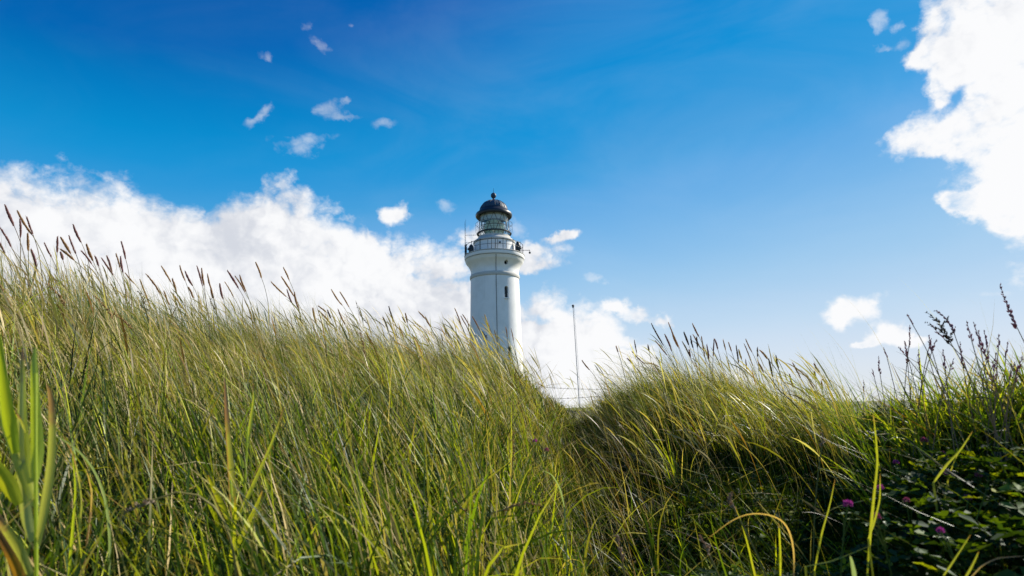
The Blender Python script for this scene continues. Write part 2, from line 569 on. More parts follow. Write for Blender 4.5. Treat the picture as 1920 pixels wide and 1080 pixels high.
def white_paint():
    m, g, out = new_mat('white lime paint')
    p = g.n('ShaderNodeBsdfPrincipled')
    tc = g.n('ShaderNodeTexCoord').outputs['Object']
    n1 = g.noise(tc, 0.7, 6, 0.65)
    st = g.n('ShaderNodeMapping')
    g.put(st.inputs[0], tc)
    st.inputs['Scale'].default_value = (2.2, 2.2, 0.12)
    n2 = g.noise(st.outputs[0], 1.6, 5, 0.65)
    n3 = g.noise(tc, 9, 4, 0.6)
    c = g.mix(g.ramp(n1.outputs[0], .4, .75), (.82, .82, .81, 1), (.73, .73, .71, 1))
    c = g.mix(g.ramp(n2.outputs[0], .55, .85, True, (0, .35)), c, (.50, .50, .49, 1))
    # patched paint and rusty runs
    st2 = g.n('ShaderNodeMapping')
    g.put(st2.inputs[0], tc)
    st2.inputs['Scale'].default_value = (3.1, 3.1, 0.07)
    n4 = g.noise(st2.outputs[0], 1.3, 3, 0.7)
    c = g.mix(g.ramp(n4.outputs[0], .66, .80, True, (0, .16)), c, (.44, .38, .30, 1))
    n5 = g.noise(tc, 0.42, 2, 0.4)
    c = g.mix(g.ramp(n5.outputs[0], .60, .62, True, (0, .3)), c, (.86, .86, .86, 1))
    g.put(p.inputs['Base Color'], c)
    p.inputs['Roughness'].default_value = 0.7
    bp = g.n('ShaderNodeBump')
    bp.inputs['Strength'].default_value = 0.25
    bp.inputs['Distance'].default_value = 0.03
    g.put(bp.inputs['Height'], n3.outputs[0])
    g.put(p.inputs['Normal'], bp.outputs[0])
    g.put(out.inputs[0], p.outputs[0])
    return m


def glass_mat(name, tint, gl=0.12):
    m, g, out = new_mat(name)
    tr = g.n('ShaderNodeBsdfTransparent')
    tr.inputs[0].default_value = tint
    gs = g.n('ShaderNodeBsdfGlossy')
    gs.inputs['Roughness'].default_value = 0.03
    lw = g.n('ShaderNodeLayerWeight')
    lw.inputs[0].default_value = 0.5
    f = g.math('ADD', g.math('MULTIPLY', g.math('POWER', lw.outputs['Facing'], 5.0), 0.55), gl, clamp=True)
    mx = g.n('ShaderNodeMixShader')
    g.put(mx.inputs[0], f)
    g.put(mx.inputs[1], tr.outputs[0])
    g.put(mx.inputs[2], gs.outputs[0])
    g.put(out.inputs[0], mx.outputs[0])
    return m


def build_lighthouse():
    root = empty('lighthouse', LH)
    tag(root, 'tall white round lighthouse with a dark domed lantern behind the dunes', 'lighthouse')
    white = white_paint()
    trim = simple_mat('grey stone trim', (.50, .49, .46), .8, 0, .15, 6)
    dark = simple_mat('black painted metal', (.020, .026, .034), .42, .2, .3, 3)
    domem = simple_mat('dark sheet roof', (.024, .054, .092), .6, 0, .35, 1.2)
    rust = simple_mat('dull grey metal', (.13, .13, .13), .55, .4, .3, 5)
    pane = simple_mat('dark window glass', (.012, .016, .02), .08, 0, .2, 3, spec=.6)
    clear = glass_mat('lantern glass', (.94, .97, .96, 1), .09)
    lensm = leaf_mat('lens glass', .75, .06, .15, (1.0, 1.04, 1.0), False, (.62, .72, .70), .15)
    bronze = simple_mat('lamp apparatus', (.10, .13, .11), .35, .5, .3, 4)
    phi0 = math.atan2(-_u[1], -_u[0])                     # bearing that faces the camera

    def polar(r, a, z):
        """a: degrees to the right of the side facing the camera"""
        t = phi0 + rad(a)
        return np.array([r * math.cos(t), r * math.sin(t), z])

    # --- tower
    tp = prof([(51.5, 760), (49.4, 672), (47.2, 600), (45.2, 527), (45.0, 520), (44.6, 513), (45.0, 509), (46.4, 505), (49.0, 500),
               (51.8, 496.5), (54.0, 493.5), (54.4, 490.5), (55.4, 489.6)])
    tp = [(tp[0][0] * 1.02, -2.5)] + tp
    mb = MB()
    mb.lathe(tp, 96)
    tower = mb.build('tower', white, root, sharp=50)

    def cut(cutter):
        c = cutter.build('cutter', white, root, smooth=False)
        bpy.context.view_layer.update()
        md = tower.modifiers.new('b', 'BOOLEAN')
        md.operation, md.object, md.solver = 'DIFFERENCE', c, 'EXACT'
        dg = bpy.context.evaluated_depsgraph_get()
        me = bpy.data.meshes.new_from_object(tower.evaluated_get(dg))
        tower.modifiers.clear()
        tower.data = me
        bpy.data.objects.remove(c)

    def opening(px, y0, y1, wpx, arched, label, sill):
        ym = (y0 + y1) / 2
        r, zm = zr(ym, 45.2 + (ym - 527) * .0285 if ym > 520 else 46.4)
        z0, z1 = zr(y1, 1)[1], zr(y0, 1)[1]
        w = zr(ym, wpx)[0]
        axis = 928.5 + (ym - 560) * 0.018
        a = math.degrees(math.asin((px - axis) / zr(ym, 1)[0] * zr(ym, 1)[0] / (45.2 + max(0, (ym - 527)) * .0285)))
        t = phi0 + rad(a)
        n = np.array([math.cos(t), math.sin(t), 0])
        sd = np.array([-math.sin(t), math.cos(t), 0])

        def outline(k):
            hw = w / 2 * k
            if not arched:
                return [(hw * math.cos(q), zm + hw * math.sin(q)) for q in np.linspace(0, 2 * math.pi, 24, endpoint=False)]
            e = w / 2 * (k - 1)
            pts = [(-hw, z0 - e), (hw, z0 - e)]
            pts += [(hw * math.cos(q), z1 - w / 2 + hw * math.sin(q)) for q in np.linspace(0, math.pi, 13)]
            return pts

        def prism(pts, ra, rb):
            N = len(pts)
            va = [n * ra + sd * u + np.array([0, 0, z]) for u, z in pts]
            vb = [n * rb + sd * u + np.array([0, 0, z]) for u, z in pts]
            return va + vb, [tuple(reversed(range(N))), tuple(range(N, 2 * N))] + [(i, (i + 1) % N, N + (i + 1) % N, N + i) for i in range(N)]
        c = MB()
        c.add(*prism(outline(1.0), r - .42, r + .6))
        cut(c)
        f = MB()
        N = len(outline(1))
        for (k0, k1, ra, rb) in ((.78, .99, r - .40, r - .28),):
            i_, o_ = outline(k0), outline(k1)
            vs = [n * R_ + sd * u + np.array([0, 0, z]) for R_ in (ra, rb) for pts in (o_, i_) for u, z in pts]
            fs = []
            for i in range(N):
                j = (i + 1) % N
                fs += [(2 * N + i, 2 * N + j, 3 * N + j, 3 * N + i), (i, j, 2 * N + j, 2 * N + i), (N + i, 3 * N + i, 3 * N + j, N + j), (i, N + i, N + j, j)]
            f.add(vs, fs)
        if arched:
            Mz = Matrix.Rotation(t, 3, 'Z')
            f.box(n * (r - .34) + np.array([0, 0, zm]), (.06, .05, (z1 - z0) * .9), Mz)
            for q in (.3, .6):
                f.box(n * (r - .33) + np.array([0, 0, z0 + (z1 - z0) * q]), (.05, w * .85, .05), Mz)
        win = f.build('window', rust if arched else dark, root, smooth=False)
        tag(win, label)
        g_ = MB()
        g_.add(*prism(outline(.95), r - .395, r - .36))
        g_.build('pane', pane, win, smooth=False)
        if sill:
            s_ = MB()
            s_.box(n * (r - .05) + np.array([0, 0, z0 - .07]), (.36, w * 1.3, .12), Matrix.Rotation(t, 3, 'Z'))
            s_.build('sill', white, win, smooth=False)

    opening(947.3, 498.5, 506.5, 7.6, False, 'small round porthole window below the gallery', False)
    opening(949.0, 545, 566, 7.4, True, 'arched window halfway up the shaft', True)
    opening(955.2, 654, 676, 7.2, True, 'lower arched window half hidden by grass', True)

    # --- string course and gallery
    mb = MB()
    sc_ = prof([(45.0, 525.5), (46.4, 524.5), (46.9, 522), (46.4, 519), (44.7, 517.5)])
    mb.lathe(sc_, 96, close=True)
    mb.build('string_course', trim, root)
    mb = MB()
    mb.lathe(prof([(40, 488.4), (55.6, 488.4), (56.2, 486.4), (56.2, 483.6), (55.4, 482.6), (40, 482.5)]), 96)
    gal = mb.build('gallery', white, root, sharp=30)
    mb = MB()
    mb.lathe(prof([(40, 482.4), (56.3, 482.4), (56.7, 481.6), (56.3, 480.8), (40, 480.6)]), 96)
    mb.build('coping', trim, gal, sharp=30)

    # --- watch room
    _, zd = zr(480.6, 1)
    mb = MB()
    mb.lathe(prof([(38.2, 480.9), (38.0, 458)]), 80)
    wr = mb.build('watch_room', white, root, sharp=30)
    mb = MB()
    mb.lathe(prof([(37.6, 458.8), (39.4, 458.2), (39.8, 456), (39.2, 454.6), (32.5, 449.6), (30.4, 449.2), (30.2, 445.6), (27.5, 445.0)]), 80)
    mb.build('cornice', trim, wr, sharp=30)
    mb = MB()
    rv, zv = zr(465.0, 38.2)
    c = polar(rv + .02, 15, zv)
    t = phi0 + rad(15)
    tt = np.array([math.cos(t), math.sin(t), 0])
    mb.tube([c - tt * .1, c + tt * .10], .10, 12)
    mb.build('vent', dark, wr)
    for a in (-45, -18, 9, 36, 63):
        mb = MB()
        q0, q1 = zr(480.4, 38.25), zr(459, 38.15)
        mb.tube([polar(q0[0], a, q0[1]), polar(q1[0], a, q1[1])], .022, 5)
        mb.build('panel_seam', rust, wr)
    # lightning conductor down the shaft
    mb = MB()
    P_ = []
    for y, r_ in ((457, 38.3), (480, 38.5)):
        q = zr(y, r_)
        P_.append(polar(q[0] + .03, 3, q[1]))
    mb.tube(P_, .03, 5)
    P_ = []
    for rr, zz in tp[::-1][1:]:
        P_.append(polar(rr + .03, 3, zz))
    mb.tube(P_, .03, 5)
    mb.build('lightning_conductor', rust, root)

    # --- lantern
    rg, zb = zr(445.2, 27.2)
    _, zt = zr(405.5, 27.2)
    mb = MB()
    mb.lathe([(rg, zb), (rg, zt)], 64)
    mb.f = [f for f in mb.f if len(f) == 4]
    mb.mi = mb.mi[:len(mb.f)]
    lg = mb.build('lantern_glass', clear, root)
    mb = MB()
    nd = 10
    for k in range(nd):
        for sgn in (1, -1):
            pts = []
            for q in np.linspace(0, 1, 13):
                a = 360 / nd * (k + sgn * q * 1.0)
                pts.append(polar(rg + .02, a, zb + (zt - zb) * q))
            mb.tube(pts, .030, 4)
    for q in (0.0, .45, 1.0):
        mb.tube([polar(rg + .02, a, zb + (zt - zb) * q) for a in np.linspace(0, 360, 49)], .035, 4, cap=False)
    mb.build('glazing_bars', rust, lg)
    # the big lens inside
    hz = zt - zb
    mb = MB()
    pl = []
    for q in np.linspace(0, 1, 60):
        z = zb + hz * (.05 + .72 * q)
        rr = 1.12 * (.55 + .45 * math.sin(math.pi * q) ** .7)
        pl.append((rr + .05 * (q * 18 % 1), z))
    mb.lathe(pl, 40)
    lens = mb.build('lens', lensm, root)
    mb = MB()
    for q in np.linspace(0.03, .97, 7):
        z = zb + hz * (.05 + .72 * q)
        rr = 1.16 * (.55 + .45 * math.sin(math.pi * q) ** .7) + .04
        mb.tube([polar(rr, a, z) for a in np.linspace(0, 360, 33)], .012, 4, cap=False)
    for a in range(0, 360, 90):
        mb.tube([polar(1.17 * (.55 + .45 * math.sin(math.pi * q) ** .7) + .05, a, zb + hz * (.05 + .72 * q)) for q in np.linspace(0, 1, 14)], .02, 4)
    mb.build('lens_frame', bronze, lens)
    mb = MB()
    mb.lathe([(.5, zb - .1), (.3, zb + .12 * hz), (.12, zb + .2 * hz), (.1, zb + .6 * hz), (.05, zb + .62 * hz)], 20)
    mb.build('lamp', bronze, lens)
    mb = MB()
    mb.lathe([(rg * .92, zb + .02), (rg * .92, zb + .05)], 40)
    mb.build('lantern_floor', rust, root)
    mb = MB()
    pts_ = [polar(rg * .955, a, zb + hz * q) for q in (.66, .99) for a in range(-78, 81, 6)]
    k_ = len(pts_) // 2
    mb.add(pts_, [(i, i + 1, k_ + i + 1, k_ + i) for i in range(k_ - 1)])
    mb.build('blind', leaf_mat('pale lantern blind', .5, .02, .6, (1, 1, 1), False, (.66, .70, .69), .08), root)
    # catwalk ring and its rail
    mb = MB()
    q0, q1 = zr(439.8, 31.4), zr(438.2, 32.6)
    ri = rg + .10
    mb.lathe([(ri, q0[1]), (q1[0], q0[1]), (q1[0], q1[1]), (ri, q1[1])], 64, close=True)
    cw = mb.build('catwalk', dark, root, sharp=30)
    for k in range(12):
        a = 15 + 30 * k
        mb = MB()
        mb.tube([polar(rg, a, q0[1] - .35), polar(q1[0] - .1, a, q0[1])], .03, 4)
        mb.build('bracket', dark, cw)
    mb = MB()
    _, zt1 = zr(420.5, 1)
    for z, r_ in ((zt1, .03), (zt1 * .55 + q1[1] * .45, .02)):
        mb.tube([polar(q1[0] + .1, a, z) for a in np.linspace(0, 360, 65)], r_ * .7, 5, cap=False)
    for k in range(12):
        a = -2 + 30 * k
        mb.tube([polar(q1[0], a, q0[1]), polar(q1[0] + .1, a, zt1 * .3 + q1[1] * .7), polar(q1[0] + .1, a, zt1)], .015, 5)
    mb.build('handrail', dark, cw)
    # --- dome, finial
    mb = MB()
    mb.lathe(prof([(27.0, 406.2), (33.2, 408.0), (34.2, 406.4), (34.4, 403.6), (33.2, 401.2), (29.6, 398.6), (27.4, 396.0), (26.0, 393.6)]), 64)
    rim = mb.build('dome_rim', dark, root, sharp=35)
    mb = MB()
    dp = prof([(26.1, 394.2), (25.4, 391.4), (24.2, 388.4), (22.0, 385.2), (18.6, 382.0), (14.4, 379.4), (9.6, 377.5), (4.6, 376.2), (2.4, 375.4)])
    mb.lathe(dp, 64)
    dome = mb.build('dome', domem, root, sharp=60)
    mb = MB()
    for k in range(16):
        a = 360 / 16 * k + 6
        mb.tube([polar(r_ + .012, a, z_) for r_, z_ in dp], .035, 5)
    mb.build('roof_rib', domem, dome)
    mb = MB()
    mb.lathe(prof([(2.6, 375.8), (3.6, 374.6), (2.4, 373.6), (1.9, 372.0), (3.2, 371.0), (4.8, 369.2), (5.3, 366.8), (4.8, 364.4), (3.0, 362.4), (1.2, 361.4), (.5, 361)]), 24)
    fin = mb.build('finial', domem, root)
    mb = MB()
    a0, a1 = zr(361.2, 1), zr(353.5, 1)
    mb.tube([(0, 0, a0[1]), (0, 0, a1[1])], [.03, .015], 6)
    mb.build('lightning_rod', dark, fin)

    # --- gallery railing: each post a part of its own
    rr, _ = zr(480.6, 53.5)
    hr = 1.12
    mb = MB()
    for z, r_ in ((zd + hr, .028), (zd + hr * .52, .02)):
        mb.tube([polar(rr, a, z) for a in np.linspace(0, 360, 97)], r_, 6, cap=False)
    rail = mb.build('railing', dark, root)
    pm = MB()
    pm.tube([(0, 0, 0), (0, 0, hr + .05)], .032, 6)
    pm.lathe([(.05, hr + .03), (.055, hr + .07), (.02, hr + .11)], 8)
    pm.lathe([(.075, -.01), (.075, .03), (.03, .05)], 8)
    for k in range(16):
        c = polar(rr, -5.5 + 22.5 * k, zd)
        if k == 0:
            o = pm.build('post', dark, rail)
            first = o
        else:
            o = link(first.copy(), rail)
        o.location = c
    # --- things bolted to the gallery
    def housing(a, rpx, wpx, hpx, label):
        r_, _ = zr(480, rpx)
        c = polar(r_, a, zd)
        s_ = zr(480, 1)[0]
        w, h = wpx * s_, hpx * s_
        m_ = MB()
        m_.lathe([(w * .42, c[2]), (w * .5, c[2] + .06), (w * .5, c[2] + h * .55), (w * .44, c[2] + h * .78), (w * .28, c[2] + h * .93), (w * .08, c[2] + h)], 20, c[0], c[1])
        t_ = phi0 + rad(a)
        n_ = np.array([math.cos(t_), math.sin(t_), 0])
        m_.tube([c + n_ * w * .4 + np.array([0, 0, h * .5]), c + n_ * w * .62 + np.array([0, 0, h * .5])], [w * .22, w * .30], 14)
        m_.tube([c + np.array([0, 0, 0]) - n_ * w * .5, c - n_ * w * .5 + np.array([0, 0, h * .7])], .03, 6)
        o_ = m_.build('fog_signal', dark, root)
        tag(o_, label)
    housing(-68, 46, 9.5, 19, 'low dark rounded fog signal at the left of the gallery')
    housing(74, 45.5, 9.5, 25, 'tall dark rounded fog signal at the right of the gallery')
    for (a, h, lab) in ((-80, 4.0, 'outer tall whip antenna'), (-72, 4.1, 'inner whip antenna with crossbars')):
        m_ = MB()
        c = polar(rr + .12, a, zd - .05)
        m_.tube([c, c + np.array([0, 0, 1.25])], .05, 6)
        m_.tube([c + np.array([0, 0, 1.2]), c + np.array([0, 0, h])], [.022, .012], 6)
        if a == -72:
            e = polar(1, 90, 0)
            for hh, ln in ((2.25, 1.15), (1.42, .55)):
                b = c + np.array([0, 0, hh])
                m_.tube([b - e * .05, b + e * ln], .016, 5)
                for q in np.linspace(.15, .95, 5 if ln > 1 else 2):
                    cq = b + e * ln * q
                    m_.tube([cq - np.array([.0, .16, .0]), cq + np.array([.0, .16, 0])], .01, 4)
        o_ = m_.build('antenna', dark, root)
        tag(o_, lab)
    m_ = MB()
    c = polar(rr + .15, 88, zd + .62)
    e = polar(1, 90, 0)
    m_.tube([c - e * .3, c + e * .62], .03, 6)
    tip = c + e * .62
    m_.tube([tip + np.array([0, 0, .04]), tip - np.array([0, 0, .18])], .025, 6)
    m_.lathe([(.11, tip[2] - .38), (.12, tip[2] - .22), (.04, tip[2] - .16)], 10, tip[0], tip[1])
    m_.build('lamp_arm', dark, root)


build_lighthouse()


# ------------------------------------------------------------------ flagpole and wire fence
def build_flagpole():
    D = 30.0
    top, bot = at(1074.6, 577, D), at(1087, 752, D)
    base = np.array([bot[0], bot[1], float(height(bot[0], bot[1]))])
    root = empty('flagpole', base)
    tag(root, 'bare thin grey flagpole with a small ball cap in the dip between dunes', 'flagpole')
    grey = simple_mat('weathered pole paint', (.24, .26, .29), .5, 0, .2, 3)
    dk = simple_mat('pole cap paint', (.05, .05, .055), .5, 0, .2, 3)
    ax = top - base
    h = np.linalg.norm(ax)
    m = MB()
    q = np.linspace(0, 1, 12)
    m.tube([ax * k for k in q], .027 - .014 * q, 10)
    pole = m.build('pole', grey, root)
    m = MB()
    u = ax / h
    m.tube([ax - u * .02, ax + u * .02, ax + u * .05], [.025, .045, .045], 10)
    m.lathe([(.02, h + .04), (.06, h + .07), (.075, h + .11), (.05, h + .15), (.01, h + .17)], 12, ax[0], ax[1])
    m.v = [tuple(np.array(v)) for v in m.v]
    m.build('cap', dk, root)
    m = MB()
    for k in (.1, ):
        m.box(u * 1.1 + np.array([.07, 0, 0]), (.05, .03, .14))
    m.build('cleat', dk, root)
    m = MB()
    s_ = np.array([.05, -.02, 0])
    m.tube([u * 1.1 + s_ * 1.3, ax * .5 + s_ * 1.5, ax + s_], .006, 4)
    m.build('halyard', grey, root)


build_flagpole()


def build_fence():
    root_p = [(1000, 744, 9.5), (1198, 742, 9.0)]
    root = empty('wire_fence', at(1100, 760, 9.2) * np.array([1, 1, 0]) + np.array([0, 0, -.9]))
    tag(root, 'sagging wire fence strands crossing the dip behind the flagpole line of sight', 'fence')
    root['label'] = 'sagging rusty wire fence across the dip between the two dunes'
    off = np.array(root.location)
    wire = simple_mat('rusty wire', (.10, .085, .07), .7, .3, .3, 9)
    wood = simple_mat('weathered post wood', (.16, .13, .10), .85, 0, .35, 20, .4)
    for px, py, d in root_p:
        t = at(px, 714, d)
        zb = float(height(t[0], t[1])) - .1
        m = MB()
        m.tube([(t[0] - off[0], t[1] - off[1], zb - off[2]), (t[0] - off[0] + .02, t[1] - off[1], t[2] - off[2] - .12)], [.04, .034], 8)
        m.build('post', wood, root)
    for (y0, y1, sag, r) in ((724, 727, 6, .0026), (748, 735, 5, .0026)):
        a, b = at(root_p[0][0], y0, 9.5), at(root_p[1][0], y1, 9.0)
        m = MB()
        P_ = [a * (1 - q) + b * q - np.array([0, 0, .035 * sag / 6 * 4 * q * (1 - q)]) - off for q in np.linspace(0, 1, 30)]
        m.tube(P_, r, 5)
        for q in np.linspace(.03, .97, 15):
            c = P_[int(q * 29)]
            m.tube([c + np.array([-.012, 0, -.012]), c + np.array([.012, 0.006, .014])], .0018, 4)
            m.tube([c + np.array([.012, 0, -.012]), c + np.array([-.012, -0.006, .014])], .0018, 4)
        m.build('wire', wire, root)


build_fence()

GRASS = leaf_mat('grass blades')
CLOVER = leaf_mat('clover leaves', .38, .018, .55)

GREEN = np.array([.165, .245, .016])
DEEP = np.array([.055, .100, .014])
YELLOW = np.array([.44, .47, .022])
OLIVE = np.array([.33, .30, .055])
TAN = np.array([.55, .42, .18])
PALE = np.array([.68, .58, .34])
BLUEG = np.array([.085, .150, .060])
RUST = np.array([.30, .16, .04])


def mesh_from(name, V, F, C, mat, smooth=True):
    """V (n,3), F (m,4) quads, C (n,3) colours"""
    me = bpy.data.meshes.new(name)
    me.vertices.add(len(V))
    me.vertices.foreach_set('co', np.ascontiguousarray(V, np.float32).ravel())
    nf, k = F.shape
    me.loops.add(nf * k)
    me.loops.foreach_set('vertex_index', np.ascontiguousarray(F, np.int32).ravel())
    me.polygons.add(nf)
    me.polygons.foreach_set('loop_start', np.arange(nf, dtype=np.int32) * k)
    at_ = me.attributes.new('tint', 'FLOAT_COLOR', 'POINT')
    at_.data.foreach_set('color', np.concatenate([C, np.ones((len(C), 1))], 1).astype(np.float32).ravel())
    me.materials.append(mat)
    me.update(calc_edges=True)
    if smooth:
        me.shade_smooth()
    return me


def blades(root, lean, p0, p1, L, w, tw, col, tip, tipk, S=5, swirl=None, pw=1.6, ear=0.0):
    """bent ribbons: root (n,3), lean azimuth, tilt at root and extra tilt at tip, length, width, facing, colours"""
    n = len(L)
    pos = root.copy()
    rings = []
    tang = []
    s = np.linspace(0, 1, S + 1)
    if swirl is None:
        swirl = np.zeros(n)
    for i in range(S + 1):
        sm = (s[i] - 0.5 / S) if i else 0
        a = lean + swirl * s[i]
        hx, hy = np.sin(a), np.cos(a)
        ph = p0 + p1 * max(sm, 0) ** pw
        T = np.stack([np.sin(ph) * hx, np.sin(ph) * hy, np.cos(ph)], 1)
        if i:
            pos = pos + T * (L / S)[:, None]
        rings.append(pos.copy())
        tang.append((T, hx, hy))
    V = np.empty((n, S + 1, 2, 3))
    wp = np.clip(1 - s, 0, 1) ** 0.75 * (0.65 + 0.6 * np.minimum(s * 3, 1) * (1 - s * .3))
    if ear:                                              # a feathery flower head on a thin stem
        wp = .28 + ear * np.clip((s - .66) / .1, 0, 1) * np.clip((1.02 - s) / .16, 0, 1)
    wp[-1] = 0.04
    for i in range(S + 1):
        T, hx, hy = tang[i]
        perp = np.stack([hy, -hx, np.zeros(n)], 1)
        nor = np.cross(perp, T)
        t2 = tw + .5 * s[i]
        side = np.cos(t2)[:, None] * perp + np.sin(t2)[:, None] * nor
        hw = (w * wp[i] * .5)[:, None]
        V[:, i, 0] = rings[i] - side * hw
        V[:, i, 1] = rings[i] + side * hw
    C = np.empty((n, S + 1, 2, 3))
    for i in range(S + 1):
        k = np.clip((s[i] - (1 - tipk)) / np.maximum(tipk, 1e-3), 0, 1)[:, None]
        c = col * (1 - k) + tip * k
        C[:, i, 0] = c
        C[:, i, 1] = c
    idx = np.arange(n * (S + 1) * 2).reshape(n, S + 1, 2)
    F = np.stack([idx[:, :-1, 0], idx[:, :-1, 1], idx[:, 1:, 1], idx[:, 1:, 0]], -1).reshape(-1, 4)
    return V.reshape(-1, 3), F, C.reshape(-1, 3)


def join(parts):
    V, F, C, b = [], [], [], 0
    for v, f, c in parts:
        V.append(v)
        F.append(f + b)
        C.append(c)
        b += len(v)
    return np.concatenate(V), np.concatenate(F), np.concatenate(C)


def patch_noise(x, y, sc, seed):
    r = np.random.default_rng(seed)
    o = 0
    for k in range(5):
        a = r.uniform(0, 6.28)
        f = sc * r.uniform(.6, 1.8)
        o = o + np.sin((x * math.cos(a) + y * math.sin(a)) * f + r.uniform(0, 6.28) + 1.1 * np.sin((x * math.sin(a) - y * math.cos(a)) * f * .7 + k))
    return o / 5


def pick(cols, probs, n):
    i = rng.choice(len(cols), n, p=np.array(probs) / np.sum(probs))
    return np.array(cols)[i]


def scatter(n, th0, th1, d0, d1, power, clump=0.0, clump_size=.05):
    """points in the sector; pdf of distance ~ d^power"""
    m = n if clump <= 0 else max(1, n // int(clump))
    u = rng.random(m)
    if abs(power + 1) < 1e-6:
        d = d0 * (d1 / d0) ** u
    else:
        q = power + 1
        d = (d0 ** q + u * (d1 ** q - d0 ** q)) ** (1 / q)
    th = rng.uniform(th0, th1, m)
    x, y = d * np.sin(th), d * np.cos(th)
    if clump > 0:
        k = int(clump)
        x = np.repeat(x, k) + rng.normal(0, clump_size, m * k)
        y = np.repeat(y, k) + rng.normal(0, clump_size, m * k)
    return x, y


WIND = -math.pi / 2                    # tops blown to the left
HS = .5                                # half sector seen by the lens, radians


def on_ground(x, y, sink=.01):
    return np.stack([x, y, height(x, y) - sink], 1)


def right_mask(x, y):
    """1 on the near bank at the right with its clover and broad grass"""
    th = np.arctan2(x, y)
    d = np.hypot(x, y)
    return smooth01((th - .12 - .06 * (d - 1.2)) / .13) * (1 - smooth01((d - 2.95) / .5))


def near_r(th, d):
    """the sward is short close by on the right, where the bank begins"""
    return smooth01((th + .05) / .25) * (1 - smooth01((d - 2.4) / 1.0))


def marram():
    """tussock after tussock: each a fan of blades with its own colour, height and lean"""
    parts = []
    # (tussocks, blades in each, distance range, length, width, segments)
    for m, k, d0, d1, L0, L1, w0, w1, S in ((280, 24, 1.05, 2.0, .28, .58, .0042, .0095, 7),
                                           (800, 28, 1.9, 3.4, .24, .48, .0038, .0075, 6),
                                           (4200, 22, 3.2, 6.9, .22, .44, .0034, .0062, 5)):
        x, y = scatter(m, -1.10, 1.10, d0, d1, .7)
        d, th = np.hypot(x, y), np.arctan2(x, y)
        dr, _ = crest(th)
        keep = (d < dr + 1.0) & (rng.random(m) > right_mask(x, y) * .97)
        keep &= rng.random(m) > np.clip((d - dr) * .7, 0, .9)
        keep &= rng.random(m) < np.where(np.abs(th) > .85, .5, 1)
        gully = np.exp(-((th - .17 - .02 * d) / .13) ** 2) * (1 - smooth01((d - 3.8) / .9))
        keep &= rng.random(m) > .93 * gully
        x, y, d, th, dr, gully = (q[keep] for q in (x, y, d, th, dr, gully))
        m = len(x)
        mix = .9 * patch_noise(x, y, 2.3, 21) + 1.0 * smooth01((d / dr - .40) / .35) - .55 + rng.normal(0, .22, m)  # drier tones upslope; shade among low near blades painted in as darker greens
        hf = rng.uniform(.72, 1.2, m) * (1 + .15 * patch_noise(x, y, 1.5, 7))
        az = WIND + rng.normal(0, .35, m)
        stiff = rng.uniform(.7, 1.35, m)
        bri = rng.uniform(.4, 1.25, m)
        big = rng.uniform(.75, 1.35, m)
        spread = rng.uniform(.020, .05, m) * (1 + .25 * (d > 3))
        i = np.repeat(np.arange(m), k)
        n = m * k
        ox, oy = rng.normal(0, 1, n), rng.normal(0, 1, n)
        bx, by = x[i] + ox * spread[i], y[i] + oy * spread[i]
        dd, tt = np.hypot(bx, by), np.arctan2(bx, by)
        drb, _ = crest(tt)
        near = 1 - smooth01((dd - 1.2) / 1.6)
        top = smooth01((dd / drb - .5) / .4)
        # lean: with the wind and outward from the heart of the tussock
        wx, wy = np.sin(az[i]), np.cos(az[i])
        lx, ly = wx * (.75 + .5 * top) + ox * .55, wy * (.75 + .5 * top) + oy * .55
        lean = np.arctan2(lx, ly) + rng.normal(0, .30 + .25 * near, n)
        gap = np.exp(-((tt - .105) / .055) ** 2) * smooth01((dd - 4.2) / .8)
        hol = np.exp(-((tt - .12) / .08) ** 2) * smooth01((dd - 1.3) / .6)
        L = rng.uniform(L0, L1, n) * hf[i] * (1 - .55 * gap) * (1 - .40 * hol) * (1 - .30 * near_r(tt, dd))
        L = np.where(rng.random(n) < .09, L * rng.uniform(1.2, 1.6, n), L)
        L = np.minimum(L, .66 - .14 * near)
        w = rng.uniform(w0, w1, n) * big[i] * (1 - .25 * top)
        p0 = np.abs(rng.normal(.10, .16, n)) * (1 + .5 * near) + .26 * top
        p1 = rng.uniform(.35, 1.35, n) * stiff[i] * (1 - .45 * near)
        p1 = np.where(rng.random(n) < .10 + .14 * top, rng.uniform(1.3, 2.3, n), p1)
        cols = np.where((mix[i] > .28)[:, None], pick([OLIVE, TAN, YELLOW, GREEN, PALE, RUST, DEEP], [.30, .16, .22, .12, .07, .03, .10], n),
                        np.where((mix[i] > -.15)[:, None], pick([YELLOW, GREEN, OLIVE, TAN, DEEP], [.28, .22, .20, .12, .18], n),
                                 pick([DEEP, DEEP * .6, GREEN, YELLOW, OLIVE, TAN, BLUEG], [.30, .22, .16, .14, .05, .08, .05], n)))
        cr = smooth01((dd / drb - .78) / .25) * smooth01((-tt - .35) / .3) * .7
        cols = np.where((rng.random(n) < cr)[:, None], pick([BLUEG, DEEP, GREEN], [.45, .35, .2], n), cols)
        cols = .88 * cols * (bri[i] * rng.uniform(.75, 1.25, n))[:, None]
        tip = np.where((rng.random(n) < .45)[:, None], TAN * .9, cols)
        parts.append(blades(on_ground(bx, by), lean, p0, p1, L, w, rng.uniform(-1.2, 1.2, n), cols, tip, rng.uniform(.06, .4, n), S, rng.normal(0, .45, n)))
    V, F, C = join(parts)
    o = link(bpy.data.objects.new('dune_grass', mesh_from('dune_grass', V, F, C, GRASS)))
    tag(o, 'long wind-blown olive and yellow green grass covering the dunes', 'grass', kind='stuff')


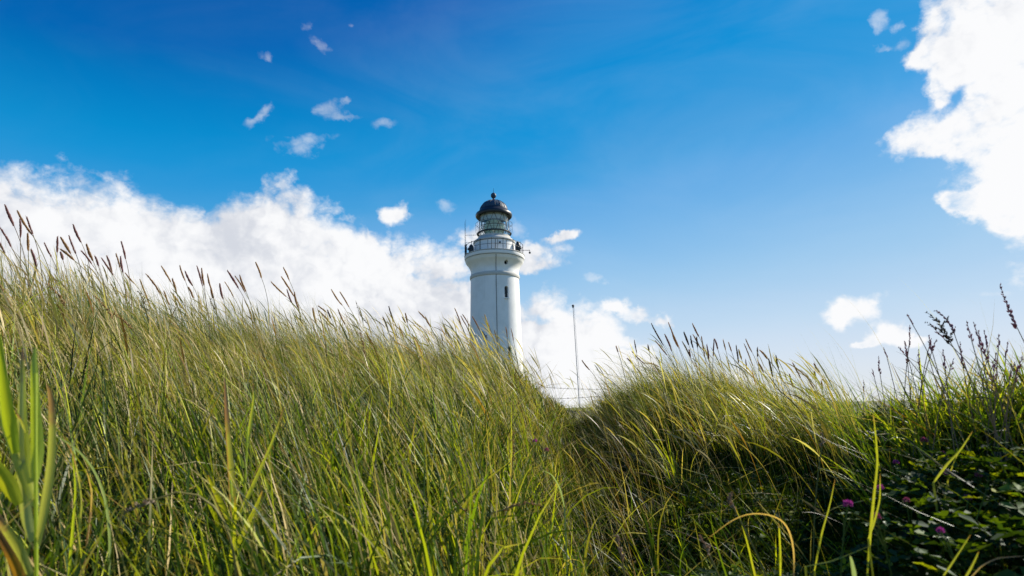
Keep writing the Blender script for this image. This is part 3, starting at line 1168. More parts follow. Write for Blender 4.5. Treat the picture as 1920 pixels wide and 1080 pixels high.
def dry_culms():
    """thin flowering stalks and dead stems that stand above the leaves"""
    parts = []
    for n, d0, d1, pw, S in ((700, 1.1, 2.6, .3, 7), (3600, 2.2, 6.2, .6, 6)):
        x, y = scatter(n, -1.05, 1.05, d0, d1, pw)
        d = np.hypot(x, y)
        th = np.arctan2(x, y)
        dr, _ = crest(th)
        keep = (d < dr + .5) & (rng.random(n) > right_mask(x, y) * .92)
        keep &= ~((np.abs(th - .105) < .05) & (d > 4.5))
        x, y, d = x[keep], y[keep], d[keep]
        n = len(x)
        L = rng.uniform(.30, .62, n)
        w = rng.uniform(.0016, .0026, n)
        lean = WIND + rng.normal(0, .45, n)
        p0 = np.abs(rng.normal(.12, .14, n))
        p1 = rng.uniform(.2, 1.0, n)
        col = pick([TAN, PALE, OLIVE, RUST], [.42, .22, .24, .12], n) * rng.uniform(.7, 1.15, (n, 1))
        parts.append(blades(on_ground(x, y), lean, p0, p1, L, w, rng.uniform(-.5, .5, n), col, col, np.full(n, .2), S, rng.normal(0, .2, n)))
    V, F, C = join(parts)
    o = link(bpy.data.objects.new('dry_stems', mesh_from('dry_stems', V, F, C, GRASS)))
    tag(o, 'thin pale dry grass stems rising through the green blades', 'dry stems', kind='stuff')


def crest_blades():
    """fine long blades that lean out over the crest line against the sky"""
    n = 9000
    th = rng.uniform(-1.0, .55, n)
    dr, _ = crest(th)
    d = dr * rng.uniform(.80, 1.06, n)
    keep = (rng.random(n) > .93 * np.exp(-((th - .11) / .06) ** 2)) & (rng.random(n) < np.where(th < -.25, 1, .55))
    th, d = th[keep], d[keep]
    x, y = d * np.sin(th), d * np.cos(th)
    n = len(x)
    L = rng.uniform(.34, .60, n) * np.where(th < -.3, 1.05, .82)
    col = pick([BLUEG, GREEN, OLIVE, TAN, DEEP], [.22, .22, .25, .20, .11], n) * rng.uniform(.6, 1.1, (n, 1))
    V, F, C = blades(on_ground(x, y), WIND + rng.normal(0, .35, n), np.abs(rng.normal(.22, .16, n)), rng.uniform(.2, 1.0, n), L, rng.uniform(.0018, .0034, n),
                     rng.uniform(-.9, .9, n), col, TAN * np.ones((n, 1)), rng.uniform(.05, .3, n), 7, rng.normal(0, .25, n))
    o = link(bpy.data.objects.new('crest_grass', mesh_from('crest_grass', V, F, C, GRASS)))
    tag(o, 'fine long blades leaning left against the sky along the dune crests', 'grass', kind='stuff')


def feathery_stems():
    """thin stems with pale feathery heads, thick along the crests"""
    n = 2600
    th = rng.uniform(-1.0, .52, n)
    dr, _ = crest(th)
    d = dr * (1.04 - .5 * rng.random(n) ** 1.8)
    keep = (rng.random(n) > .85 * np.exp(-((th - .115) / .06) ** 2)) & (rng.random(n) < np.where(th > .16, .5, 1))
    th, d = th[keep], d[keep]
    x, y = d * np.sin(th), d * np.cos(th)
    n = len(x)
    col = pick([TAN, PALE, OLIVE, RUST, TAN * .6], [.34, .2, .18, .12, .16], n) * rng.uniform(.55, 1.05, (n, 1))
    V, F, C = blades(on_ground(x, y), WIND + rng.normal(0, .4, n), np.abs(rng.normal(.16, .14, n)), rng.uniform(.2, 1.3, n), rng.uniform(.30, .56, n), rng.uniform(.004, .008, n),
                     rng.uniform(-1.2, 1.2, n), col, col, np.full(n, .3), 12, rng.normal(0, .3, n), 2.0, .9)
    o = link(bpy.data.objects.new('feathery_stems', mesh_from('feathery_stems', V, F, C, GRASS)))
    tag(o, 'thin straw-coloured flowering stems with feathery heads along the dune crests', 'dry stems', kind='stuff')


def broad_grass():
    """fresher, wider grass: low centre of the picture, and the near bank at the right"""
    parts = []
    # low centre and left foreground
    for n, th0, th1, d0, d1, L0, L1, w0, w1, up in ((3000, -.75, .14, 1.0, 2.1, .26, .52, .006, .0135, .35),
                                                 (2000, -.35, .12, 1.9, 4.2, .26, .42, .005, .008, .35),
                                                 (700, .20, 1.05, 1.15, 2.2, .14, .28, .004, .0085, .25),
                                                 (3300, .54, 1.05, 1.80, 2.3, .16, .31, .0045, .0085, .15),
                                                 (1500, .42, .66, 2.9, 3.9, .16, .32, .0045, .0075, .15)):
        x, y = scatter(n, th0, th1, d0, d1, .2, 4, .025)
        n = len(x)
        d = np.hypot(x, y)
        keep = rng.random(n) < .12 + .88 * smooth01((patch_noise(x, y, 4.2, 15) + .1) / .4)
        x, y, d = x[keep], y[keep], d[keep]
        n = len(x)
        L = rng.uniform(L0, L1, n)
        w = rng.uniform(w0, w1, n)
        lean = np.where(rng.random(n) < .5, WIND + rng.normal(0, .8, n), rng.uniform(-3.14, 3.14, n))
        p0 = np.abs(rng.normal(.18, .2, n)) + up * .2
        p1 = rng.uniform(.1, 1.1, n)
        flop = rng.random(n) < .26
        p1 = np.where(flop, rng.uniform(1.2, 2.4, n), p1)
        col = pick([GREEN, YELLOW, DEEP, DEEP * .6, OLIVE, TAN], [.26, .26, .22, .12, .08, .06], n) * rng.uniform(.7, 1.2, (n, 1))  # dark greens weighted in to paint shaded gaps among the blades
        tip = np.where((rng.random(n) < .3)[:, None], RUST * 1.1, col)
        parts.append(blades(on_ground(x, y), lean, p0, p1, L, w, rng.uniform(-1.2, 1.2, n), col, tip, rng.uniform(.1, .35, n), 7, rng.normal(0, .5, n)))
    V, F, C = join(parts)
    o = link(bpy.data.objects.new('broad_grass', mesh_from('broad_grass', V, F, C, GRASS)))
    tag(o, 'fresh broad-bladed green grass in the hollow and on the near right bank', 'grass', kind='stuff')


def litter():
    """flattened dead blades lying criss-cross in the bottom of the sward"""
    n = 9000
    x, y = scatter(n, -1.0, 1.05, .9, 4.6, -.2)
    L = rng.uniform(.12, .42, n)
    w = rng.uniform(.0018, .0045, n)
    lean = rng.uniform(-3.14, 3.14, n)
    p0 = rng.uniform(.75, 1.45, n)
    p1 = rng.uniform(-.3, .7, n)
    col = pick([TAN, PALE, OLIVE, RUST * .7, DEEP], [.3, .12, .28, .15, .15], n) * rng.uniform(.3, .75, (n, 1))  # dead tones scaled down, putting the sward's shade into their colour
    keep = rng.random(n) > .75 * right_mask(x, y)
    x, y, L, w, lean, p0, p1, col = (q[keep] for q in (x, y, L, w, lean, p0, p1, col))
    n = len(x)
    r = on_ground(x, y, -.005)
    r[:, 2] += rng.random(n) ** 2 * .14
    V, F, C = blades(r, lean, p0, p1, L, w, rng.uniform(-1.5, 1.5, n), col, col, np.full(n, .2), 5, rng.normal(0, .9, n))
    o = link(bpy.data.objects.new('grass_litter', mesh_from('grass_litter', V, F, C, GRASS)))
    tag(o, 'dead straw-coloured blades tangled under the standing grass', 'grass litter', kind='stuff')


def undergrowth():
    """short blades coloured near-black to paint shade into the bottom of the sward"""
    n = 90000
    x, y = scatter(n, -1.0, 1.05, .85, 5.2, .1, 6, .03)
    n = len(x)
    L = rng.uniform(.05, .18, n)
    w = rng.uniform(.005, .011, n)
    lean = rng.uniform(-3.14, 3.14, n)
    col = pick([DEEP * .4, DEEP * .7, GREEN * .25, OLIVE * .2], [.4, .25, .2, .15], n) * rng.uniform(.5, 1.1, (n, 1))  # greens cut towards black: deep shade put into the tint
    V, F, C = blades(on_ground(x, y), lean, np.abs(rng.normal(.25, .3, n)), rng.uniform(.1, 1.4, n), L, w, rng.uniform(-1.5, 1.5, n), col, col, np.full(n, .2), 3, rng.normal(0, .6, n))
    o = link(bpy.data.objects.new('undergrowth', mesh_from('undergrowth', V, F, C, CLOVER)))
    tag(o, 'short blades coloured dark as painted shade at the bottom of the tall grass', 'undergrowth', kind='stuff')


def clover_cover():
    """low clover leaves, three leaflets each, all over the right bank"""
    n = 40000
    x, y = scatter(n, .10, 1.1, .85, 2.9, -.1)
    d = np.hypot(x, y)
    keep = rng.random(n) < np.clip(right_mask(x, y) * 1.2, 0, 1) * (.5 + .5 * smooth01((patch_noise(x, y, 5, 9) + .35) / .5))
    x, y = x[keep], y[keep]
    m2 = 900
    x2, y2 = scatter(m2, -.02, .18, 1.3, 2.6, 0)
    x, y = np.concatenate([x, x2]), np.concatenate([y, y2])
    n = len(x)
    base = on_ground(x, y)
    top = base.copy()
    hgt = rng.uniform(.03, .20, n) * (1 - .6 * smooth01((np.hypot(x, y) - 1.5) / .35))
    top[:, 2] += hgt
    top[:, :2] += rng.normal(0, .02, (n, 2))
    V, F, C = [], [], []
    # leaf plane normal: mostly up, tipped at random
    nr = np.stack([rng.normal(0, .38, n) + .1, rng.normal(0, .38, n), np.ones(n)], 1)
    nr /= np.linalg.norm(nr, axis=1)[:, None]
    e1 = np.cross(nr, rng.normal(0, 1, (n, 3)))
    e1 /= np.linalg.norm(e1, axis=1)[:, None]
    e2 = np.cross(nr, e1)
    size = np.where(rng.random(n) < .12, rng.uniform(.024, .036, n), rng.uniform(.010, .022, n))
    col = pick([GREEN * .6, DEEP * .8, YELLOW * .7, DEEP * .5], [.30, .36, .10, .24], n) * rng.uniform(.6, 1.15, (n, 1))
    b = 0
    for k in range(3):
        a = k * 2 * math.pi / 3 + rng.normal(0, .15, n)
        u = np.cos(a)[:, None] * e1 + np.sin(a)[:, None] * e2
        v = np.cross(nr, u)
        sz = size[:, None]
        droop = rng.uniform(-.35, .25, (n, 1))
        P = [top, top + u * sz * .5 + v * sz * .36 + nr * sz * .16, top + u * sz * 1.05 + v * sz * .2 + nr * sz * (.05 + droop * .6),
             top + u * sz * .98 + nr * sz * droop * .6, top + u * sz * 1.05 - v * sz * .2 + nr * sz * (.05 + droop * .6), top + u * sz * .5 - v * sz * .36 + nr * sz * .16]
        P = np.stack(P, 1)
        V.append(P.reshape(-1, 3))
        i0 = b + np.arange(n) * 6
        F.append(np.stack([i0, i0 + 1, i0 + 2, i0 + 3], 1))
        F.append(np.stack([i0, i0 + 3, i0 + 4, i0 + 5], 1))
        C.append(np.repeat(col, 6, 0))
        b += n * 6
    # leaf stalks
    sv, sf, sc_ = blades(base, rng.uniform(-3, 3, n), np.full(n, .05), np.full(n, .1), hgt, np.full(n, .0016), rng.uniform(-1, 1, n), col, col, np.full(n, .2), 2)
    V.append(sv)
    F.append(sf + b)
    C.append(sc_)
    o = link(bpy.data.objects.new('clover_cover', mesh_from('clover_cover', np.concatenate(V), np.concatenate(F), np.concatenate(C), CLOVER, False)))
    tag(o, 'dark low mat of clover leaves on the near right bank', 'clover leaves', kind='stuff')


def far_grass():
    """rougher cover on the low ground behind the dunes"""
    x, y = scatter(60000, -1.2, 1.2, 5.5, 70, .1, 12, .16)
    n = len(x)
    d = np.hypot(x, y)
    dr, _ = crest(np.arctan2(x, y))
    keep = d > dr + 1.0
    x, y, d = x[keep], y[keep], d[keep]
    n = len(x)
    col = pick([GREEN, OLIVE, TAN, DEEP], [.34, .28, .14, .24], n) * rng.uniform(.45, .95, (n, 1))
    V, F, C = blades(on_ground(x, y), WIND + rng.normal(0, .6, n), np.abs(rng.normal(.15, .2, n)), rng.uniform(.3, 1.3, n), rng.uniform(.25, .5, n), .004 + .0011 * d,
                     rng.uniform(-1, 1, n), col, col, np.full(n, .2), 3)
    o = link(bpy.data.objects.new('far_grass', mesh_from('far_grass', V, F, C, GRASS)))
    tag(o, 'rough grass on the low ground behind the dunes', 'grass', kind='stuff')


marram()
far_grass()
dry_culms()
crest_blades()
feathery_stems()
broad_grass()
litter()
undergrowth()
clover_cover()

# ------------------------------------------------------------------ flowering stalks on the skyline
# for each: where the tip and the foot of its seed head are seen in the photograph
CREST_HIGH = [(9, 383, 27, 425), (32, 394, 62, 443), (50, 406, 62, 440), (37, 410, 38, 447), (0, 427, 22, 465), (52, 437, 53, 472), (-7, 443, 10, 477), (58, 467, 68, 500), (137, 420, 153, 456), (129, 441, 143, 478), (113, 444, 133, 477), (108, 443, 107, 475), (113, 467, 140, 489), (83, 455, 97, 483), (113, 472, 118, 488), (162, 457, 175, 490), (152, 470, 173, 497), (178, 480, 185, 500), (200, 479, 210, 513), (217, 475, 225, 503), (226, 480, 231, 513), (227, 452, 236, 487), (190, 483, 213, 517)]
CREST_MID = [(273, 513, 302, 553), (302, 498, 321, 530), (262, 523, 275, 557), (323, 522, 331, 550), (337, 497, 348, 528), (347, 508, 362, 537), (369, 498, 380, 538), (378, 502, 383, 537), (389, 513, 398, 547), (395, 537, 400, 560), (353, 538, 363, 560), (412, 531, 419, 563), (421, 528, 439, 559), (426, 507, 448, 542), (440, 517, 460, 550), (449, 515, 462, 548), (479, 491, 491, 523), (508, 528, 538, 557), (527, 518, 552, 557), (531, 501, 543, 527), (538, 542, 550, 573), (552, 547, 560, 580), (587, 577, 593, 607), (597, 582, 623, 610), (235, 512, 253, 533), (307, 545, 317, 573), (320, 547, 343, 580)]
CREST_LOW = [(621, 542, 643, 574), (637, 547, 655, 577), (634, 580, 648, 610), (598, 582, 629, 614), (586, 578, 594, 606), (596, 573, 613, 586), (614, 581, 621, 598), (729, 574, 740, 606), (717, 594, 725, 614), (760, 587, 764, 606), (748, 610, 757, 633), (754, 594, 761, 606), (797, 594, 808, 614), (785, 585, 797, 598), (831, 606, 843, 635), (827, 627, 830, 641)]
BY_TOWER = [(852, 577, 865, 610), (867, 589, 882, 614), (864, 592, 874, 610), (885, 593, 900, 621), (909, 590, 918, 614), (927, 619, 931, 638), (958, 616, 963, 640), (948, 614, 951, 633)]
MOUND = [(1221, 606, 1245, 649), (1228, 638, 1252, 668), (1246, 626, 1260, 660), (1253, 604, 1275, 655), (1260, 622, 1272, 652), (1279, 640, 1294, 670), (1282, 622, 1292, 648), (1295, 629, 1300, 654), (1298, 606, 1311, 632), (1299, 627, 1314, 655), (1306, 632, 1308, 652), (1315, 630, 1322, 672), (1325, 646, 1329, 675), (1339, 635, 1337, 670), (1340, 635, 1346, 656), (1356, 638, 1361, 658), (1366, 642, 1372, 660), (1380, 648, 1385, 682), (1385, 655, 1391, 675), (1395, 644, 1412, 688), (1398, 635, 1411, 662), (1420, 652, 1421, 670), (1424, 656, 1440, 674), (1441, 672, 1449, 708), (1455, 666, 1460, 691), (1398, 674, 1401, 702), (1486, 680, 1502, 710), (1480, 701, 1488, 728), (1472, 700, 1475, 712), (1512, 704, 1528, 730), (1526, 681, 1537, 699), (1527, 696, 1529, 712), (1542, 711, 1555, 725), (1540, 715, 1542, 730), (1184, 658, 1210, 684), (1189, 637, 1194, 664), (1215, 648, 1217, 658), (1225, 680, 1242, 705), (1176, 672, 1186, 682), (1421, 678, 1432, 700), (1292, 655, 1295, 672)]
GAP_TIPS = [(1091, 675, 1107, 695), (1155, 649, 1159, 661)]
PANICLES = [(1875, 533, 1907, 614), (1752, 582, 1789, 625), (1755, 596, 1782, 642), (1743, 605, 1768, 633), (1700, 589, 1711, 608), (1706, 609, 1704, 651), (1696, 639, 1702, 681), (1657, 652, 1663, 670), (1685, 650, 1693, 661), (1746, 635, 1742, 651), (1756, 636, 1748, 657), (1738, 658, 1742, 671), (1812, 601, 1822, 639), (1825, 603, 1839, 656), (1834, 619, 1848, 667), (1872, 626, 1872, 651), (1854, 658, 1850, 678), (1864, 675, 1861, 686), (1903, 678, 1898, 694), (1895, 694, 1893, 711), (1870, 694, 1868, 711), (1635, 692, 1639, 706), (1619, 712, 1620, 733), (1845, 683, 1866, 722), (1918, 667, 1907, 699), (1788, 672, 1782, 692)]

PANICLES += [(1697, 640, 1702, 668), (1722, 655, 1724, 690), (1741, 628, 1748, 660), (1800, 640, 1806, 690), (1845, 618, 1850, 650), (1868, 660, 1864, 695), (1890, 640, 1886, 668), (1768, 655, 1772, 690), (1647, 668, 1650, 700), (1908, 690, 1904, 715)]
HEADMATS = {k: leaf_mat('seed head ' + k, .48, .03, .5, (1.3, 1.0, .6), False, c, .35) for k, c in
            {'purple': (.25, .13, .125), 'brown': (.33, .21, .10), 'straw': (.40, .28, .13), 'dark': (.11, .075, .05), 'grey': (.36, .29, .20), 'violet': (.36, .19, .27)}.items()}
STEMMAT = leaf_mat('seed stalk', .15, .04, .45, (1.2, 1.1, .5), False, (.20, .18, .06), .3)
STEMDARK = leaf_mat('dark seed stalk', .3, .04, .45, (1.2, 1.1, .5), False, (.26, .19, .12), .3)


def stem_down(p, dirn, step=.03, bend=.10, maxlen=1.4):
    """run a stem from p away along dirn, turning to the vertical until it is in the ground"""
    pts = [np.array(p, float)]
    d = np.array(dirn, float)
    d /= np.linalg.norm(d)
    n = 0
    while n * step < maxlen:
        q = pts[-1] + d * step
        pts.append(q)
        d = d * (1 - bend) + np.array([0, 0, -1.0]) * bend
        d /= np.linalg.norm(d)
        n += 1
        if q[2] < float(height(q[0], q[1])) - .01:
            break
    return np.array(pts)


def spike(mb, tip, base, rmax, seed, sides=7, rings=15):
    """a dense spike: tapering body roughened with spikelets"""
    r = random.Random(seed)
    tip, base = np.asarray(tip), np.asarray(base)
    ax = tip - base
    L = np.linalg.norm(ax)
    u = ax / L
    a = np.cross(u, [0, 1, 0])
    a /= np.linalg.norm(a)
    b = np.cross(u, a)
    sag = a * L * r.uniform(-.04, .04)
    vs, fs = [], []
    for i in range(rings + 1):
        s = i / rings
        rr = rmax * (math.sin(math.pi * min(1, .06 + .94 * (1 - s) ** .8)) ** .55 * .9 + .12) * (1 - .35 * s)
        c = base + ax * s + sag * math.sin(math.pi * s)
        for k in range(sides):
            t = 2 * math.pi * k / sides + i * .5
            q = rr * r.uniform(.7, 1.2)
            vs.append(c + (a * math.cos(t) + b * math.sin(t)) * q)
    for i in range(rings):
        for k in range(sides):
            k2 = (k + 1) % sides
            fs.append((i * sides + k, i * sides + k2, (i + 1) * sides + k2, (i + 1) * sides + k))
    fs.append(tuple(range(sides))[::-1])
    fs.append(tuple(rings * sides + k for k in range(sides)))
    mb.add(vs, fs)
    for i in range(34):                                  # pointed spikelets standing off the body
        s = r.uniform(.03, .95)
        t = r.uniform(0, 6.28)
        c = base + ax * s + sag * math.sin(math.pi * s)
        o = a * math.cos(t) + b * math.sin(t)
        w = np.cross(u, o) * .0016
        rr = rmax * .7 * (1 - .5 * s)
        e = c + o * (rr + .004) + u * r.uniform(.012, .022)
        mb.add([c + o * rr * .8 - w, c + o * rr * .8 + w, e], [(0, 1, 2)])


def grain(mb, c, d, ln, r, rnd):
    d = d / np.linalg.norm(d)
    a = np.cross(d, [0.3, 1, .2])
    a /= np.linalg.norm(a)
    b = np.cross(d, a)
    vs = [c - d * ln * .5]
    for s, k in ((-.15, 1.0), (.2, .8)):
        for q in range(5):
            t = 2 * math.pi * q / 5
            vs.append(c + d * ln * s + (a * math.cos(t) + b * math.sin(t)) * r * k * rnd.uniform(.8, 1.2))
    vs.append(c + d * ln * .55)
    fs = []
    for q in range(5):
        q2 = (q + 1) % 5
        fs += [(0, 1 + q2, 1 + q), (1 + q, 1 + q2, 6 + q2, 6 + q), (6 + q, 6 + q2, 11)]
    mb.add(vs, fs)


def curve_pts(tip, base, bow, n=24):
    tip, base = np.asarray(tip), np.asarray(base)
    s = np.linspace(0, 1, n)[:, None]
    P = base * (1 - s) + tip * s
    P = P + np.asarray(bow) * (4 * s * (1 - s))
    return P


def panicle(mb, path, size, dens, seed, clump=1.0, spread=.35):
    """loose head: grains set round an axis, in little groups when clump is large"""
    r = random.Random(seed)
    L = np.linalg.norm(np.diff(path, axis=0), axis=1).sum()
    n = int(L / size * dens)
    for i in range(n):
        s = (i + .5) / n
        s = s + .25 * clump / max(4, L / size) * math.sin(i * 1.3) if clump else s
        f = min(max(s, 0), .999) * (len(path) - 1)
        k = int(f)
        c = path[k] + (path[k + 1] - path[k]) * (f - k)
        u = path[k + 1] - path[k]
        u = u / np.linalg.norm(u)
        a = np.cross(u, [0, 1, .1])
        a /= np.linalg.norm(a)
        b = np.cross(u, a)
        t = r.uniform(0, 6.28)
        o = a * math.cos(t) + b * math.sin(t)
        taper = 1 - .55 * s
        grain(mb, c + o * size * .28 * taper * r.uniform(.5, 1.4), u + o * spread * r.uniform(.4, 1.6), size * taper * r.uniform(.8, 1.25), size * .19 * taper, r)


def crest_dist(px, py):
    d = ray(px, py)
    th = math.atan2(d[0], d[1])
    return float(crest(np.array([th]))[0][0])


WORDS = ['first', 'second', 'third', 'fourth', 'fifth', 'sixth', 'seventh', 'eighth', 'ninth', 'tenth', 'eleventh', 'twelfth', 'thirteenth',
         'fourteenth', 'fifteenth', 'sixteenth', 'seventeenth', 'eighteenth', 'nineteenth', 'twentieth']


def look(q):
    x0, y0, x1, y1 = q
    a = math.degrees(math.atan2(x1 - x0, y1 - y0))
    lean = 'upright' if a < 12 else 'slightly left-leaning' if a < 25 else 'left-leaning' if a < 40 else 'steeply left-leaning'
    if a < -3:
        lean = 'right-leaning'
    n = math.hypot(x1 - x0, y1 - y0)
    size = 'short' if n < 27 else 'long' if n > 40 else 'mid-sized'
    return size, lean


def stalks(lst, where, group, mats, rpx=2.4, dd=(-.35, .45), step=10):
    """seed stalks along one stretch of skyline, named from left to right in runs of ten"""
    lst = sorted(lst, key=lambda q: q[0])
    for i, q in enumerate(lst):
        x0, y0, x1, y1 = q
        rs = random.Random(x0 * 7 + y0)
        D = crest_dist(x1, y1) + rs.uniform(*dd)
        # keep the stalk's foot within reach of the turf
        tip, base = at(x0, y0, D + rs.uniform(-.03, .03)), at(x1, y1, D)
        kind = rs.choice(mats)
        root = empty('seed_stalk', tuple(base))
        off = base
        mb = MB()
        stem = stem_down(base, (base - tip), bend=rs.uniform(.05, .11))
        mb.tube(stem - off, np.linspace(.0017, .0026, len(stem)), 5)
        root_z = stem[-1]
        st = mb.build('stem', STEMMAT if kind != 'purple' else STEMDARK, root)
        hb = MB()
        rr = .72 * rpx / FPX * D * rs.uniform(.7, 1.3)
        spike(hb, tip - off, np.zeros(3), rr, x0 * 31 + y0, rings=max(10, int(np.linalg.norm(tip - base) / .012)))
        hb.build('seed_head', HEADMATS[kind], root, sharp=80)
        run, k = divmod(i, step)
        size, lean = look(q)
        lab = f"{size} {lean} {kind} seed stalk, {WORDS[k]} from left {where[run]}"
        tag(root, lab, 'grass stalk', group)


stalks(CREST_HIGH, ['on the left dune\'s highest end', 'beside the left dune\'s highest end', 'right of the left dune\'s top'],
       'seed stalks along the top of the left dune', ['purple', 'purple', 'purple', 'brown'], 2.7)
stalks(CREST_MID, ['where the left crest levels out', 'on the middle of the left crest', 'past the left crest\'s middle'],
       'seed stalks along the middle of the left dune', ['brown', 'straw', 'purple', 'brown'], 2.5)
stalks(CREST_LOW, ['on the left dune\'s low end', 'just left of the lighthouse shaft'],
       'seed stalks along the low end of the left dune', ['brown', 'straw', 'straw', 'dark'], 2.2)
stalks(BY_TOWER, ['in front of the lighthouse shaft'], 'seed stalks in front of the lighthouse', ['straw', 'brown', 'brown'], 2.0, (-.2, .3))
stalks(MOUND, ['at the right mound\'s left shoulder', 'on the right mound\'s highest part', 'right of the mound\'s highest part', 'on the right mound\'s falling side', 'at the right mound\'s right foot'],
       'seed stalks on the right mound', ['brown', 'dark', 'straw', 'purple'], 2.3)
stalks(GAP_TIPS, ['beside the dip with the flagpole'], 'seed stalks beside the dip', ['brown'], 1.9, (-.9, -.5))


def panicle_stalks():
    big = {0: ('tallest dark violet panicle arching at the right edge of the sky', .013, 3.2, 1),
           1: ('drooping grey violet panicle nodding left above the near bank', .011, 3.0, 1),
           2: ('lumpy knotted brown panicle standing over the near bank', .013, 3.2, 2.4)}
    order = sorted(range(len(PANICLES)), key=lambda k: PANICLES[k][0])
    for n, i in enumerate(order):
        x0, y0, x1, y1 = PANICLES[i]
        rs = random.Random(i + 91)
        D = crest_dist(min(x1, 1990), y1) - rs.uniform(.05, .35)
        tip, base = at(x0, y0, D), at(x1, y1, D)
        L = np.linalg.norm(tip - base)
        root = empty('panicle_stalk', tuple(base))
        bow = np.array([.10, 0, .10]) * L if i in (1,) else np.array([.03, 0, .02]) * L * rs.uniform(-1, 1)
        path = curve_pts(tip - base, np.zeros(3), bow)
        down = path[0] - path[2]
        stem = stem_down(np.zeros(3) + base, down, bend=rs.uniform(.04, .09)) - base
        full = np.concatenate([stem[::-1], path[1:]])
        mb = MB()
        mb.tube(full, np.concatenate([np.linspace(.0014, .0009, len(stem)), np.linspace(.0008, .0005, len(path) - 1)]), 5)
        mb.build('stem', STEMDARK, root)
        hb = MB()
        if i in big:
            lab, sz, dens, cl = big[i]
            panicle(hb, path, sz, dens * 1.6, i, cl, .45 if i != 2 else .9)
            if i == 2:
                # side clusters
                for s, dx in ((.15, .03), (.4, -.035), (.65, .03), (.85, -.02)):
                    c = path[int(s * 23)]
                    panicle(hb, curve_pts(c + np.array([dx, .01, .028]), c, (0, 0, 0), 6), .010, 4, i + int(s * 50), 1, .6)
            mat = HEADMATS['violet'] if i != 2 else HEADMATS['dark']
        else:
            size = 'short' if L < .10 else 'long'
            side = 'upright' if abs(x0 - x1) < 5 else 'left-nodding' if x0 < x1 else 'right-nodding'
            lab = f"{size} {side} thin violet panicle, {WORDS[n % 10]} from the left " + \
                ('on the near bank\'s left' if n < 10 else 'in the near bank\'s middle' if n < 20 else 'right of the near bank\'s middle' if n < 30 else 'on the near bank\'s far right')
            panicle(hb, path, .010, 2.4 if rs.random() < .5 else 3.2, i, 1, .3)
            mat = HEADMATS['violet']
        hb.build('seed_head', mat, root, sharp=80)
        tag(root, lab, 'grass stalk', 'panicle stalks on the near right bank')


panicle_stalks()


# ------------------------------------------------------------------ cocksfoot heads and dead stalks in the sward
def knobbly(px_path, D, sizes, kind, label, stemcol=STEMMAT, dens=4.5, lobes=5, bend=.08):
    sizes *= .62
    """a stalk with a lumpy head following px_path (tip first)"""
    P = np.array([at(x, y, D) for x, y in px_path])
    base = P[-1]
    root = empty('seed_stalk', tuple(base))
    t = np.linspace(0, len(P) - 1, 24)
    path = np.stack([np.interp(t, range(len(P)), P[:, k]) for k in range(3)], 1)[::-1] - base
    stem = stem_down(base, path[0] - path[3], bend=bend) - base
    mb = MB()
    mb.tube(np.concatenate([stem[::-1], path[1:]]), np.concatenate([np.linspace(.0024, .0016, len(stem)), np.linspace(.0015, .0007, 23)]), 5)
    mb.build('stem', stemcol, root)
    hb = MB()
    panicle(hb, path, sizes, dens, len(label) * 7, 1, .5)
    for k in range(lobes):
        s = (k + .7) / lobes
        c = path[int(s * 22)]
        r_ = random.Random(k + len(label))
        o = np.array([r_.uniform(-1, 1), r_.uniform(-.6, .6), r_.uniform(.2, 1)])
        panicle(hb, curve_pts(c + o * sizes * .8, c, (0, 0, 0), 5), sizes * .8, 6, k + 5, 1, .8)
    hb.build('seed_head', HEADMATS[kind], root, sharp=80)
    tag(root, label, 'grass stalk', 'dry seed heads among the grass')


